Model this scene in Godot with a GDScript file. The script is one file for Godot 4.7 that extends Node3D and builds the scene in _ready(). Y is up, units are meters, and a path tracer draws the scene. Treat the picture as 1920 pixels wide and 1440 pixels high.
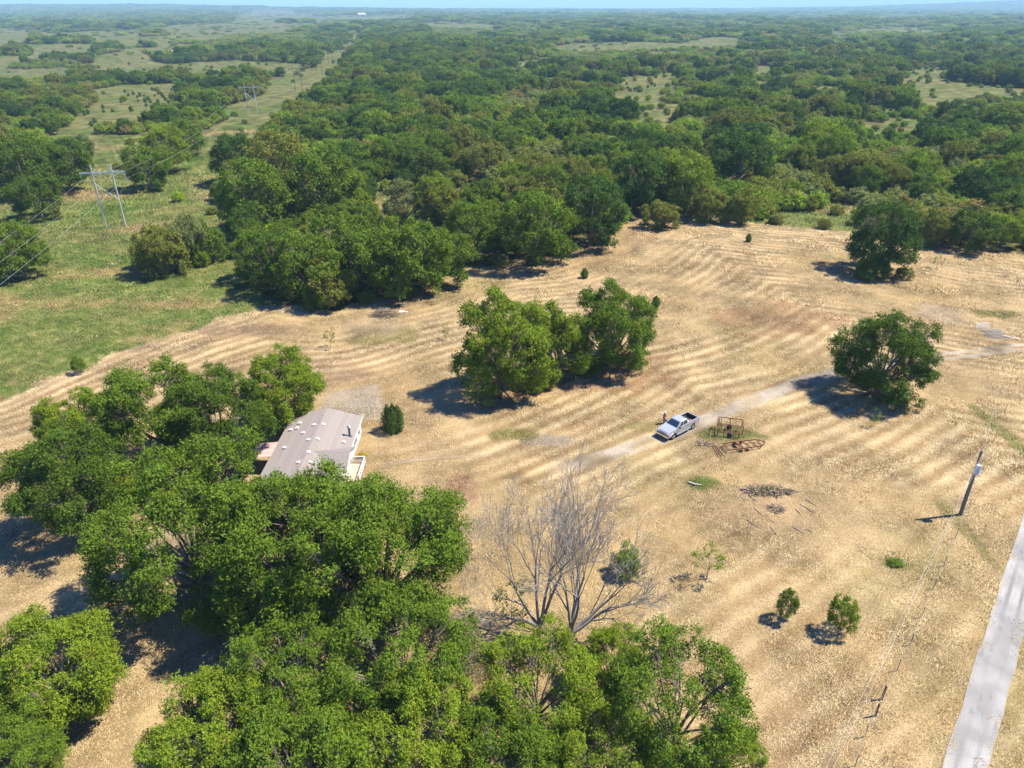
extends Node3D
# Aerial view of a small homestead: mown dry hayfield, gravel drive, mobile home under pecan trees, woods to the horizon.

const CAM_HEIGHT := 48.0
const TAU2 := 6.2831853

var rng := RandomNumberGenerator.new()
var na := FastNoiseLite.new()
var nb := FastNoiseLite.new()
var nc := FastNoiseLite.new()
var taken := {}
var mats := {}

class Buf:
	var v := PackedVector3Array()
	var n := PackedVector3Array()
	var c := PackedColorArray()
	var u := PackedVector2Array()
	var u2 := PackedVector2Array()
	var i := PackedInt32Array()

	func quad(a: Vector3, b: Vector3, d: Vector3, e: Vector3, nn: Vector3, col := Color.WHITE) -> void:
		var k := v.size()
		v.append(a); v.append(b); v.append(d); v.append(e)
		for q in 4:
			n.append(nn); c.append(col)
		i.append(k); i.append(k + 1); i.append(k + 2)
		i.append(k); i.append(k + 2); i.append(k + 3)

	func tri(a: Vector3, b: Vector3, d: Vector3, nn: Vector3, col := Color.WHITE) -> void:
		var k := v.size()
		v.append(a); v.append(b); v.append(d)
		for q in 3:
			n.append(nn); c.append(col)
		i.append(k); i.append(k + 1); i.append(k + 2)

	# polygon in the order given, flat, facing away from «inside»
	func face(p: Array, inside: Vector3, col := Color.WHITE) -> void:
		var a: Vector3 = p[0]; var b: Vector3 = p[1]; var d: Vector3 = p[2]
		var nn := (b - a).cross(d - a).normalized()
		var flip := nn.dot((a + d) * 0.5 - inside) < 0.0
		if flip:
			nn = -nn
		var k := v.size()
		for q in p:
			v.append(q); n.append(nn); c.append(col)
		for q in range(1, p.size() - 1):
			# front faces run clockwise
			if flip:
				i.append(k); i.append(k + q); i.append(k + q + 1)
			else:
				i.append(k); i.append(k + q + 1); i.append(k + q)

	# box with chamfered vertical look: half sizes h about c0, turned by basis
	func box(c0: Vector3, h: Vector3, bs := Basis.IDENTITY, col := Color.WHITE) -> void:
		var p := []
		for sx in [-1.0, 1.0]:
			for sy in [-1.0, 1.0]:
				for sz in [-1.0, 1.0]:
					p.append(c0 + bs * Vector3(sx * h.x, sy * h.y, sz * h.z))
		for f in [[0, 1, 3, 2], [4, 5, 7, 6], [0, 1, 5, 4], [2, 3, 7, 6], [0, 2, 6, 4], [1, 3, 7, 5]]:
			face([p[f[0]], p[f[1]], p[f[2]], p[f[3]]], c0, col)

	func bar(a: Vector3, b: Vector3, w: float, t: float, col := Color.WHITE) -> void:
		var y := (b - a).normalized()
		var x := y.cross(Vector3.UP)
		if x.length() < 0.05:
			x = Vector3.RIGHT
		x = x.normalized()
		box((a + b) * 0.5, Vector3(w * 0.5, (b - a).length() * 0.5, t * 0.5), Basis(x, y, x.cross(y)), col)

	func tube(p: PackedVector3Array, r: PackedFloat32Array, sides: int, col := Color.WHITE, cap := false) -> void:
		var k := v.size()
		var m := p.size()
		var ref := Vector3(0.31, 0.2, 0.93)
		for q in m:
			var d := (p[mini(q + 1, m - 1)] - p[maxi(q - 1, 0)]).normalized()
			var x := d.cross(ref).normalized()
			var y := x.cross(d)
			for s in sides:
				var an := 6.2831853 * s / sides
				var o := x * cos(an) + y * sin(an)
				v.append(p[q] + o * r[q]); n.append(o); c.append(col)
		for q in m - 1:
			for s in sides:
				var a := k + q * sides + s
				var b := k + q * sides + (s + 1) % sides
				i.append(a); i.append(b); i.append(a + sides)
				i.append(b); i.append(b + sides); i.append(a + sides)
		if cap:
			for e in [0, m - 1]:
				var d := (p[e] - p[1 if e == 0 else m - 2]).normalized()
				var kk := v.size()
				for s in sides:
					v.append(v[k + e * sides + s]); n.append(d); c.append(col)
				for s in range(1, sides - 1):
					if e == 0:
						i.append(kk); i.append(kk + s + 1); i.append(kk + s)
					else:
						i.append(kk); i.append(kk + s); i.append(kk + s + 1)

	func rod(a: Vector3, b: Vector3, r0: float, r1: float, sides := 6, col := Color.WHITE, cap := true) -> void:
		tube(PackedVector3Array([a, b]), PackedFloat32Array([r0, r1]), sides, col, cap)

	func done() -> ArrayMesh:
		var arr := []
		arr.resize(Mesh.ARRAY_MAX)
		arr[Mesh.ARRAY_VERTEX] = v
		arr[Mesh.ARRAY_NORMAL] = n
		arr[Mesh.ARRAY_COLOR] = c
		if u.size() == v.size():
			arr[Mesh.ARRAY_TEX_UV] = u
		if u2.size() == v.size():
			arr[Mesh.ARRAY_TEX_UV2] = u2
		arr[Mesh.ARRAY_INDEX] = i
		var m := ArrayMesh.new()
		m.add_surface_from_arrays(Mesh.PRIMITIVE_TRIANGLES, arr)
		return m

func lin(r: float, g: float, b: float) -> Color:
	return Color(r, g, b).linear_to_srgb()

func mat(called: String, col: Color, rough := 0.8, metal := 0.0, spec := 0.5) -> StandardMaterial3D:
	var m := StandardMaterial3D.new()
	m.resource_name = called
	m.albedo_color = col
	m.roughness = rough
	m.metallic = metal
	m.metallic_specular = spec
	m.vertex_color_use_as_albedo = true
	mats[called] = m
	return m

func numbered(called: String) -> String:
	var k: int = taken.get(called, 0)
	taken[called] = k + 1
	return called if k == 0 else "%s_%03d" % [called, k]

func tag(o: Node, label: String, category: String, group := "", kind := "") -> void:
	if label: o.set_meta("label", label)
	if category: o.set_meta("category", category)
	if group: o.set_meta("group", group)
	if kind: o.set_meta("kind", kind)

func thing(called: String, label: String, category: String, at := Vector3.ZERO, turn := 0.0, group := "") -> Node3D:
	var o := Node3D.new()
	o.name = numbered(called)
	o.position = at
	o.rotation.y = turn
	tag(o, label, category, group)
	add_child(o)
	return o

func part(called: String, mesh: Mesh, m: Material, parent: Node) -> MeshInstance3D:
	var o := MeshInstance3D.new()
	o.name = called if parent != self else numbered(called)
	o.mesh = mesh
	o.material_override = m
	parent.add_child(o, true)
	return o

func setting(called: String, mesh: Mesh, m: Material, parent: Node = null) -> MeshInstance3D:
	var o := part(called, mesh, m, parent if parent else self)
	o.set_meta("kind", "structure")
	return o

# ---------------------------------------------------------------- the lie of the land
func hgt(x: float, z: float) -> float:
	var d := sqrt(x * x + z * z)
	var h := 1.6 * exp(-((x - 48.0) * (x - 48.0) + (z + 152.0) * (z + 152.0)) / 900.0)
	if d > 230.0:
		var w := smoothstep(230.0, 1100.0, d)
		h += w * 7.0 * na.get_noise_2d(x * 0.22 + 300.0, z * 0.22)
		h -= w * 3.0
		if d > 1200.0:
			h += smoothstep(1200.0, 4500.0, d) * 14.0 * na.get_noise_2d(x * 0.05, z * 0.05 + 90.0)
			var e := (x + 4200.0) / 3000.0
			var f := (z + 7800.0) / 1900.0
			h += 52.0 * exp(-e * e - f * f)
			e = (x - 8600.0) / 3600.0
			f = (z + 9800.0) / 2600.0
			h += 150.0 * exp(-e * e - f * f)
	return h

func inside(p: Vector2, poly: PackedVector2Array, box: Rect2) -> bool:
	return box.has_point(p) and Geometry2D.is_point_in_polygon(p, poly)

func in_any(p: Vector2, set_: Array) -> bool:
	for s in set_:
		if (s[1] as Rect2).has_point(p) and Geometry2D.is_point_in_polygon(p, s[0]):
			return true
	return false

func polys(raw: Array) -> Array:
	var out := []
	for r in raw:
		var q := PackedVector2Array()
		for k in range(0, r.size(), 2):
			q.append(Vector2(r[k], r[k + 1]))
		var b := Rect2(q[0], Vector2.ZERO)
		for w in q:
			b = b.expand(w)
		out.append([q, b])
	return out

func path_distance(p: Vector2, line: PackedVector2Array) -> float:
	var best := 1e9
	for k in line.size() - 1:
		var a := line[k]
		var ab := line[k + 1] - a
		var t := clampf((p - a).dot(ab) / ab.length_squared(), 0.0, 1.0)
		best = minf(best, (p - a - ab * t).length_squared())
	return sqrt(best)

func line_of(raw: Array) -> PackedVector2Array:
	var q := PackedVector2Array()
	for k in range(0, raw.size(), 2):
		q.append(Vector2(raw[k], raw[k + 1]))
	return q

var FIELD: Array
var GREEN: Array
var MEADOWS: Array
var GROVES: Array
var KEEPOUT: Array
var CORRIDOR: PackedVector2Array
var FIELD_EDGE: PackedVector2Array
var DRIVE: PackedVector2Array
var ROADLINE: PackedVector2Array

# 0 wood floor, 1 mown field, 2 green pasture, 3 meadow, 4 power line strip
func zone(x: float, z: float) -> int:
	var wob := 2.2 * nb.get_noise_2d(x * 6.0, z * 6.0) + 11.0 * smoothstep(190.0, 700.0, -z) * nb.get_noise_2d(x * 1.6, z * 1.6)
	var p := Vector2(x + wob, z + wob)
	if z > -215.0:
		if in_any(p, FIELD): return 1
		if in_any(p, GREEN): return 2
	if in_any(p, MEADOWS):
		return 0 if in_any(p, GROVES) else 3
	if z < -100.0 and x < 0.0 and x > -1200.0 and (path_distance(p, CORRIDOR) < 13.0 or path_distance(p * 1.1, CORRIDOR) < 13.0):
		return 4
	if x > -30.0 and z < -300.0 and z > -1000.0 and na.get_noise_2d(x * 1.1 + 700.0, z * 0.75) > 0.15:
		return 3
	if z < -1000.0 and na.get_noise_2d(x * 0.32 + 50.0, z * 0.16) > 0.27:
		return 3
	return 0

func mixc(a: Color, b: Color, t: float) -> Color:
	return a.lerp(b, clampf(t, 0.0, 1.0))

# base colour of the ground, linear
func ground_color(x: float, z: float) -> Color:
	var zn := zone(x, z)
	var n1 := na.get_noise_2d(x * 1.6, z * 1.6)
	var n2 := nb.get_noise_2d(x * 5.0, z * 5.0)
	var n3 := nc.get_noise_2d(x * 14.0, z * 14.0)
	var p := Vector2(x, z)
	var c: Color
	match zn:
		1:
			c = mixc(Color(0.43, 0.325, 0.170), Color(0.50, 0.39, 0.225), 0.55 + 0.7 * n2 + 0.35 * n3)
			c = mixc(c, Color(0.37, 0.255, 0.15), 0.8 * (n1 - 0.14) + 0.45 * n3)      # reddish stubble, thin straw
			c = mixc(c, Color(0.24, 0.225, 0.085), 1.1 * (nb.get_noise_2d(x * 2.6 + 77.0, z * 2.6) - 0.26) + 0.35 * n3)   # regrowth
			if z < -60.0 or x < -20.0 or x > 8.0:
				var e := path_distance(p, FIELD_EDGE) + 1.6 * na.get_noise_2d(x * 1.5, z * 1.5 + 40.0)
				var line := sin(e * TAU2 / 2.3 + 1.1 * n2)
				var amount := clampf(0.62 + 1.5 * na.get_noise_2d(x * 1.9 + 250.0, z * 1.9), 0.12, 1.0) * (1.0 if z < -66.0 else 0.45)
				var streak := 0.5 * nc.get_noise_2d(e * 36.0, (x * 0.8 + z * 0.5) * 1.2)
				c = mixc(c, Color(0.66, 0.545, 0.345), amount * (0.95 * smoothstep(0.1, 0.9, line) + 1.3 * streak))    # lines of cut straw
				c = mixc(c, Color(0.325, 0.225, 0.12), amount * (0.75 * smoothstep(0.15, 0.9, -line) - 1.1 * streak))
			for w in SPOTS:
				var dd: float = Vector2((x - w[0]) / w[2], (z - w[1]) / w[3]).length() + 0.55 * n2 + 0.6 * n3
				if dd < 1.25:
					c = mixc(c, w[4], minf(1.0, (1.25 - dd) * 3.0) * w[5])
		2:
			c = mixc(Color(0.125, 0.195, 0.040), Color(0.19, 0.225, 0.068), 0.5 + n2 + 0.5 * n3)
			c = mixc(c, Color(0.40, 0.29, 0.145), 1.5 * (na.get_noise_2d(x * 2.0 + 9.0, z * 5.0) - 0.15 + 0.3 * n3))
		3, 4:
			c = mixc(Color(0.128, 0.192, 0.042), Color(0.205, 0.215, 0.072), 0.5 + 0.8 * n2 + 0.9 * n1)
			if z > -330.0:
				c = mixc(c, Color(0.105, 0.19, 0.030), 1.8 * (n1 + 0.3 * n2 + 0.02))
				c = mixc(c, Color(0.36, 0.27, 0.14), 1.9 * (nb.get_noise_2d(x * 1.7, z * 3.0 + 20.0) - 0.12 + 0.3 * n3))
			else:
				c = mixc(c, Color(0.225, 0.235, 0.09), 0.55 + n1)
		_:
			c = mixc(Color(0.115, 0.135, 0.04), Color(0.20, 0.18, 0.08), 0.5 + 0.7 * n2 + 0.5 * n1)
	if zn != 1 and z > -330.0:
		var n4 := nc.get_noise_2d(x * 42.0, z * 42.0)
		c = mixc(c, Color(0.33, 0.27, 0.13) if zn else Color(0.2, 0.17, 0.08), 1.3 * (n4 - 0.1)) * (1.0 + 0.5 * n4)
	return c

var SPOTS := []
# ---------------------------------------------------------------- foliage
func rnd_dir() -> Vector3:
	var y := rng.randf_range(-1.0, 1.0)
	var a := rng.randf() * TAU2
	var r := sqrt(1.0 - y * y)
	return Vector3(r * cos(a), y, r * sin(a))

func leaf(b: Buf, p: Vector3, nn: Vector3, l: float, w: float, col: Color) -> void:
	var t := nn.cross(rnd_dir()).normalized()
	var s := nn.cross(t) * w
	t *= l
	var k := b.v.size()
	b.v.append(p - t * 0.9 - s); b.v.append(p - t * 0.7 + s); b.v.append(p + t)
	b.n.append(nn); b.n.append(nn); b.n.append(nn)
	b.c.append(col); b.c.append(col); b.c.append(col)
	b.i.append(k); b.i.append(k + 1); b.i.append(k + 2)

func leaf_color(hue: float) -> Color:
	var k := rng.randf_range(0.72, 1.18)
	var h := rng.randf_range(-hue, hue)
	if rng.randf() < 0.05:
		h += hue * 1.6
	return Color(k * (1.0 + h), k * (1.0 + 0.3 * h), k * (1.0 - 0.5 * h))

# one clump: leaves over a ball, thinner below, each lying roughly along its surface
func clump(b: Buf, c0: Vector3, r: float, count: int, l: float, aspect: float, away: Vector3, hue: float) -> void:
	var tone := rng.randf_range(0.80, 1.2)
	var warm := rng.randf_range(-0.1, 0.1)
	if rng.randf() < 0.06: warm += 0.3
	var squash := rng.randf_range(0.55, 0.95)
	var spray := (away + rnd_dir() * 0.7 + Vector3(0, 0.25, 0)).normalized()
	var left := count
	while left > 0:
		# a short leafy twig pushing out of the clump
		var d := (rnd_dir() + away * 0.5 + spray * 0.35 + Vector3(0, 0.22, 0)).normalized()
		var rr := r * pow(rng.randf(), 0.4) * rng.randf_range(0.7, 1.3)
		var p := c0 + Vector3(d.x * rr, d.y * rr * squash, d.z * rr)
		var along := (d + rnd_dir() * 0.8 - Vector3(0, 0.25, 0)).normalized() * l * 2.2
		for q in mini(left, 4):
			var nn := (d * 0.6 + Vector3(0, 0.3, 0) + rnd_dir() * 0.85).normalized()
			var s := l * rng.randf_range(0.4, 1.4)
			var c := leaf_color(hue) * tone
			leaf(b, p + along * (q * 0.4) + rnd_dir() * l * 0.8, nn, s, s * aspect, Color(c.r * (1.0 + warm), c.g, c.b))
		left -= 4

func limb(b: Buf, a: Vector3, e: Vector3, r0: float, r1: float, seg: int, sides: int, bend: float) -> void:
	var p := PackedVector3Array()
	var r := PackedFloat32Array()
	var mid := a.lerp(e, 0.5) + rnd_dir() * bend + Vector3(0, -bend * 0.35, 0)
	for q in seg + 1:
		var t := float(q) / seg
		p.append(a.lerp(mid, t).lerp(mid.lerp(e, t), t))
		r.append(lerpf(r0, r1, pow(t, 0.8)))
	b.tube(p, r, sides)

# returns [wood mesh, leaf mesh] of a tree of height h and crown radius rad
func make_tree(seed_: int, o: Dictionary) -> Array:
	rng.seed = seed_
	var wood := Buf.new()
	var lv := Buf.new()
	var h: float = o.h
	var rad: float = o.r
	var low: float = o.get("low", 0.2) * h
	var cy := (low + h) * 0.5
	var ry := (h - low) * 0.5
	var lobes: int = o.lobes
	var tr: float = o.get("trunk", 0.026) * h
	var fork := Vector3(rng.randf_range(-0.05, 0.05) * rad, low + rng.randf_range(0.02, 0.08) * h, rng.randf_range(-0.05, 0.05) * rad)
	var stems: int = o.get("stems", 1)
	if stems == 1:
		limb(wood, Vector3(0, -0.3, 0), fork, tr * 1.35, tr * 0.85, 4, o.get("sides", 7), 0.04 * h)
	var spin := rng.randf() * TAU2
	for q in lobes:
		var t := (q + 0.5) / lobes
		var up := lerpf(1.0, o.get("under", -0.55), pow(t, o.get("spread", 0.9))) + rng.randf_range(-0.12, 0.12)
		up = clampf(up, -0.8, 1.0)
		var az := spin + q * 2.39996 + rng.randf_range(-0.35, 0.35)
		var fl := sqrt(1.0 - up * up)
		var d := Vector3(fl * cos(az), up, fl * sin(az))
		var reach := rng.randf_range(o.get("in", 0.46), 0.82)
		var skirt := 1.0 + 0.38 * maxf(0.0, -up)
		var lc := Vector3(d.x * rad * reach * skirt, cy + d.y * ry * reach, d.z * rad * reach * skirt)
		var lr: float = rad * o.lobe * rng.randf_range(0.65, 1.3)
		var from := fork.lerp(Vector3(0, cy, 0), maxf(0.0, up) * 0.55)
		if stems > 1:
			from = Vector3(cos(az) * 0.06 * rad, -0.2, sin(az) * 0.06 * rad)
		limb(wood, from, lc, tr * (0.5 if stems == 1 else 0.6), tr * 0.16, 5, 5, 0.12 * rad)
		var cl: int = o.clumps
		for k in cl:
			var e := (rnd_dir() + d * 0.75).normalized()
			var cr: float = rad * o.clump * rng.randf_range(0.55, 1.35)
			var cc := lc + e * lr * rng.randf_range(0.35, 1.1)
			cc.y = maxf(cc.y, low * 0.55 + cr * 0.6)
			if o.get("twigs", true):
				limb(wood, lc.lerp(from, rng.randf_range(0.0, 0.3)), cc, tr * 0.15, tr * 0.05, 2, 3, 0.05 * rad)
			clump(lv, cc, cr, int(o.leaves * (cr / (rad * o.clump)) * rng.randf_range(0.75, 1.2)), o.leaf, o.get("aspect", 0.5), e, o.get("hue", 0.22))
	return [wood.done(), lv.done()]

# bushy cone of a young juniper
func make_cedar(seed_: int, h: float, r: float, leaves: int, l: float) -> Array:
	rng.seed = seed_
	var wood := Buf.new()
	var lv := Buf.new()
	limb(wood, Vector3(0, -0.2, 0), Vector3(0, h * 0.8, 0), 0.05 * h * 0.4, 0.01 * h, 3, 5, 0.02 * h)
	for q in leaves:
		var t := rng.randf()
		var y := lerpf(0.03, 1.0, t) * h
		var rr := r * pow(sin(PI * (0.14 + 0.84 * t)), 0.75) * (1.05 - 0.3 * t) + 0.02
		var az := rng.randf() * TAU2
		var f := sqrt(rng.randf_range(0.35, 1.0))
		var bump := 1.0 + 0.16 * sin(az * 3.0 + t * 9.0)
		var p := Vector3(cos(az) * rr * f * bump, y, sin(az) * rr * f * bump)
		var nn := (Vector3(cos(az), 0.45, sin(az)) + rnd_dir() * 0.6).normalized()
		leaf(lv, p, nn, l * rng.randf_range(0.6, 1.3), l * 0.4, leaf_color(0.12))
	return [wood.done(), lv.done()]

# upright clipped-looking evergreen: many steep sprays
func make_column(seed_: int, h: float, r: float, leaves: int, l: float) -> Array:
	rng.seed = seed_
	var wood := Buf.new()
	var lv := Buf.new()
	for q in 9:
		var az := q * 2.4
		limb(wood, Vector3(cos(az) * 0.1, -0.1, sin(az) * 0.1), Vector3(cos(az) * r * 0.6, h * rng.randf_range(0.7, 0.95), sin(az) * r * 0.6), 0.04, 0.01, 3, 4, 0.1)
	for q in leaves:
		var t := rng.randf()
		var az := rng.randf() * TAU2
		var lump := 1.0 + 0.14 * sin(az * 5.0) + 0.1 * sin(az * 9.0 + t * 6.0)
		var rr := r * lump * (0.62 + 0.48 * sin(PI * pow(t, 0.8) * 0.86 + 0.3)) * sqrt(rng.randf_range(0.4, 1.0))
		var top := h * (0.9 + 0.1 * sin(az * 7.0))
		var p := Vector3(cos(az) * rr, t * top, sin(az) * rr)
		var nn := (Vector3(cos(az), 0.2, sin(az)) + rnd_dir() * 0.5).normalized()
		var up := (Vector3.UP + rnd_dir() * 0.35).normalized()
		var s := nn.cross(up).normalized() * l * 0.3
		up *= l * rng.randf_range(0.7, 1.5)
		lv.quad(p - up * 0.5, p + s, p + up * 0.7, p - s, nn, leaf_color(0.1))
	return [wood.done(), lv.done()]

# bare crown: forks again and again down to twigs
func bare(b: Buf, a: Vector3, d: Vector3, len_: float, r: float, depth: int) -> void:
	var p := PackedVector3Array([a])
	var rr := PackedFloat32Array([r])
	var pos := a
	var dir := d
	var seg := 4 if depth > 2 else 3
	var spots := []
	for q in seg:
		dir = (dir + rnd_dir() * 0.16 + Vector3(0, 0.035, 0)).normalized()
		pos += dir * len_ / seg
		var rad := lerpf(r, r * 0.5, float(q + 1) / seg)
		p.append(pos)
		rr.append(maxf(rad, 0.013))
		spots.append([pos, dir, rad])
	b.tube(p, rr, 6 if depth > 4 else (4 if depth > 2 else 3))
	if depth == 0:
		return
	for q in range(0 if depth < 4 else 1, spots.size()):
		var many := 1 if rng.randf() < (0.78 if depth > 2 else 0.36) else 0
		if q == spots.size() - 1:
			many = 2
		for m in many:
			var side := (spots[q][1] as Vector3).cross(rnd_dir()).normalized()
			var nd := ((spots[q][1] as Vector3) + side * rng.randf_range(0.35, 0.75)).normalized()
			bare(b, spots[q][0], nd, len_ * rng.randf_range(0.5, 0.74), float(spots[q][2]) * rng.randf_range(0.5, 0.72), depth - 1)
# ---------------------------------------------------------------- materials
var TONES := [
	Color(0.080, 0.136, 0.016), Color(0.115, 0.184, 0.018), Color(0.168, 0.236, 0.019), Color(0.170, 0.186, 0.033),
	Color(0.060, 0.116, 0.019), Color(0.184, 0.206, 0.074), Color(0.205, 0.166, 0.050), Color(0.190, 0.270, 0.020)]
const TONE_WORDS := ["dark green", "mid green", "bright yellow green", "olive", "deep blue green", "pale grey green", "brownish", "lime green"]
var leaf_mats := []
var leaf_white: StandardMaterial3D

func leaf_mat(called: String, c: Color) -> StandardMaterial3D:
	var m := mat(called, lin(c.r, c.g, c.b), 0.6, 0.0, 0.2)
	m.backlight_enabled = true
	m.backlight = Color(0.74, 0.78, 0.40)
	return m

func strokes(size: int, count: int, lo: float, hi: float, tint: float) -> ImageTexture:
	rng.seed = 77
	var im := Image.create(size, size, false, Image.FORMAT_RGB8)
	im.fill(Color(0.70, 0.68, 0.64))
	for q in count:
		var x := rng.randf() * size
		var y := rng.randf() * size
		var a := rng.randf() * TAU2
		var l := rng.randi_range(5, 20)
		var k := rng.randf_range(lo, hi)
		var w := rng.randf_range(-tint, tint)
		var c := Color(clampf(k * (1.0 + w), 0, 1), clampf(k, 0, 1), clampf(k * (1.0 - w), 0, 1))
		var dx := cos(a)
		var dy := sin(a)
		for s in l:
			im.set_pixel(posmod(int(x), size), posmod(int(y), size), c)
			x += dx
			y += dy
	return ImageTexture.create_from_image(im)

func mottle(size: int, freq: float, seed_: int, lo: float, hi: float) -> ImageTexture:
	var f := FastNoiseLite.new()
	f.seed = seed_
	f.frequency = freq
	f.fractal_octaves = 5
	var im := f.get_seamless_image(size, size)
	im.convert(Image.FORMAT_RGB8)
	for y in size:
		for x in size:
			var v := im.get_pixel(x, y).r
			v = clampf(lo + (hi - lo) * v, 0.0, 1.0)
			im.set_pixel(x, y, Color(v, v, v))
	return ImageTexture.create_from_image(im)

func ground_mat(called: String, grain: Texture2D, soft: Texture2D, gain: float) -> StandardMaterial3D:
	var m := mat(called, Color(gain, gain, gain), 0.95, 0.0, 0.2)
	m.albedo_texture = grain
	m.heightmap_enabled = true
	m.heightmap_texture = grain
	m.heightmap_scale = 3.0
	m.detail_enabled = true
	m.detail_albedo = soft
	m.detail_blend_mode = BaseMaterial3D.BLEND_MODE_MUL
	m.detail_uv_layer = BaseMaterial3D.DETAIL_UV_2
	return m

# ---------------------------------------------------------------- ground
func build_ground() -> void:
	var grain := strokes(1024, 52000, 0.35, 1.0, 0.1)
	var soft := mottle(512, 0.012, 4, 0.62, 1.1)
	var gm := ground_mat("earth", grain, soft, 1.0)
	mats["grain"] = grain
	var zs := PackedFloat32Array()
	var z := 45.0
	while z > -26000.0:
		zs.append(z)
		if z > -20.0: z -= 3.0
		elif z > -105.0: z -= 0.55
		elif z > -225.0: z -= 0.55 + (-z - 105.0) * 0.004
		else: z *= 1.02
	var cols := 680
	var v := PackedVector3Array()
	var n := PackedVector3Array()
	var c := PackedColorArray()
	var u := PackedVector2Array()
	var u2 := PackedVector2Array()
	var idx := PackedInt32Array()
	for r in zs.size():
		var zz := zs[r]
		var w := maxf(-zz, 0.0) + 45.0
		for k in cols:
			var s := (k / float(cols - 1)) * 2.0 - 1.0
			var x := s * w * 1.06
			var y := hgt(x, zz)
			v.append(Vector3(x, y, zz))
			var e := maxf(1.0, w * 0.01)
			n.append(Vector3(y - hgt(x + e, zz), e, y - hgt(x, zz + e)).normalized())
			var gc := ground_color(x, zz) * 1.2
			c.append(gc)
			u.append(Vector2(x, zz) / 9.0)
			u2.append(Vector2(x + 0.35 * zz, zz - 0.2 * x) / 61.0)
	for r in zs.size() - 1:
		for k in cols - 1:
			var a := r * cols + k
			idx.append(a); idx.append(a + cols); idx.append(a + 1)
			idx.append(a + 1); idx.append(a + cols); idx.append(a + cols + 1)
	var arr := []
	arr.resize(Mesh.ARRAY_MAX)
	arr[Mesh.ARRAY_VERTEX] = v
	arr[Mesh.ARRAY_NORMAL] = n
	arr[Mesh.ARRAY_COLOR] = c
	arr[Mesh.ARRAY_TEX_UV] = u
	arr[Mesh.ARRAY_TEX_UV2] = u2
	arr[Mesh.ARRAY_INDEX] = idx
	var m := ArrayMesh.new()
	m.add_surface_from_arrays(Mesh.PRIMITIVE_TRIANGLES, arr)
	setting("ground", m, gm)

# a strip of ground laid along a line: colours across it come from «paint»
func strip(line: PackedVector2Array, half: float, cols: int, step: float, lift: float, paint: Callable) -> ArrayMesh:
	var pts := PackedVector2Array()
	var along := PackedFloat32Array()
	var run := 0.0
	for k in line.size() - 1:
		var l := (line[k + 1] - line[k]).length()
		var m := maxi(1, int(l / step))
		for q in m:
			pts.append(line[k].lerp(line[k + 1], float(q) / m))
			along.append(run + l * q / m)
		run += l
	pts.append(line[line.size() - 1])
	along.append(run)
	for rep in 4:
		var sm := pts.duplicate()
		for k in range(1, pts.size() - 1):
			sm[k] = (pts[k - 1] + pts[k] * 2.0 + pts[k + 1]) / 4.0
		pts = sm
	var b := Buf.new()
	for k in pts.size():
		var d := (pts[mini(k + 1, pts.size() - 1)] - pts[maxi(k - 1, 0)]).normalized()
		var s := Vector2(-d.y, d.x)
		for q in cols:
			var f := (q / float(cols - 1)) * 2.0 - 1.0
			var p := pts[k] + s * (f * half * (1.0 + 0.09 * nb.get_noise_2d(along[k] * 12.0, f * 30.0)))
			b.v.append(Vector3(p.x, hgt(p.x, p.y) + lift, p.y))
			b.n.append(Vector3.UP)
			b.c.append((paint as Callable).call(p, f, along[k] / run))
			b.u.append(p / 9.0)
			b.u2.append(Vector2(p.x + 0.35 * p.y, p.y - 0.2 * p.x) / 61.0)
	for k in pts.size() - 1:
		for q in cols - 1:
			var a := k * cols + q
			b.i.append(a); b.i.append(a + cols); b.i.append(a + 1)
			b.i.append(a + 1); b.i.append(a + cols); b.i.append(a + cols + 1)
	return b.done()

func paint_drive(p: Vector2, f: float, t: float) -> Color:
	var g := ground_color(p.x, p.y)
	var n2 := nc.get_noise_2d(p.x * 16.0, p.y * 16.0)
	var n1 := nb.get_noise_2d(p.x * 4.0, p.y * 4.0)
	var stone := mixc(Color(0.43, 0.39, 0.335), Color(0.56, 0.515, 0.45), 0.5 + n2 + 0.4 * n1)
	var rut := 1.0 - smoothstep(0.16, 0.34, absf(absf(f) - 0.42) + 0.1 * n1)
	var full := 1.0 - smoothstep(0.5, 0.85, absf(f) + 0.3 * n1 + 0.2 * n2)
	var mid := 1.0 - smoothstep(46.0, 54.0, p.x)
	var k := lerpf(rut, full, mid) * (0.85 + 0.5 * n1 + 0.3 * n2)
	if p.x < 19.0:
		k *= clampf(0.85 + 1.3 * n1 + 0.6 * n2, 0.15, 1.0)
	return mixc(g, stone, clampf(k * 1.25, 0.0, 0.95) * smoothstep(1.0, 8.0, p.x + 3.0 * n1) * (1.0 if t < 0.97 else 0.0)) * 1.2

func paint_road(p: Vector2, f: float, _t: float) -> Color:
	var n2 := nc.get_noise_2d(p.x * 20.0, p.y * 20.0)
	var n1 := nb.get_noise_2d(p.x * 5.0, p.y * 5.0)
	var c := mixc(Color(0.36, 0.365, 0.37), Color(0.54, 0.54, 0.535), 0.5 + 1.5 * n2 + 0.8 * n1)
	c = mixc(c, Color(0.30, 0.30, 0.305), (1.0 - smoothstep(0.05, 0.2, absf(absf(f) - 0.40))) * (0.5 + n1))
	if absf(f) > 0.9:
		c = mixc(c, Color(0.47, 0.40, 0.29), 0.7 + n2)
	if absf(nb.get_noise_2d(p.x * 11.0, p.y * 11.0)) < 0.02: c = c * 0.82
	return c * 0.56

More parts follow.
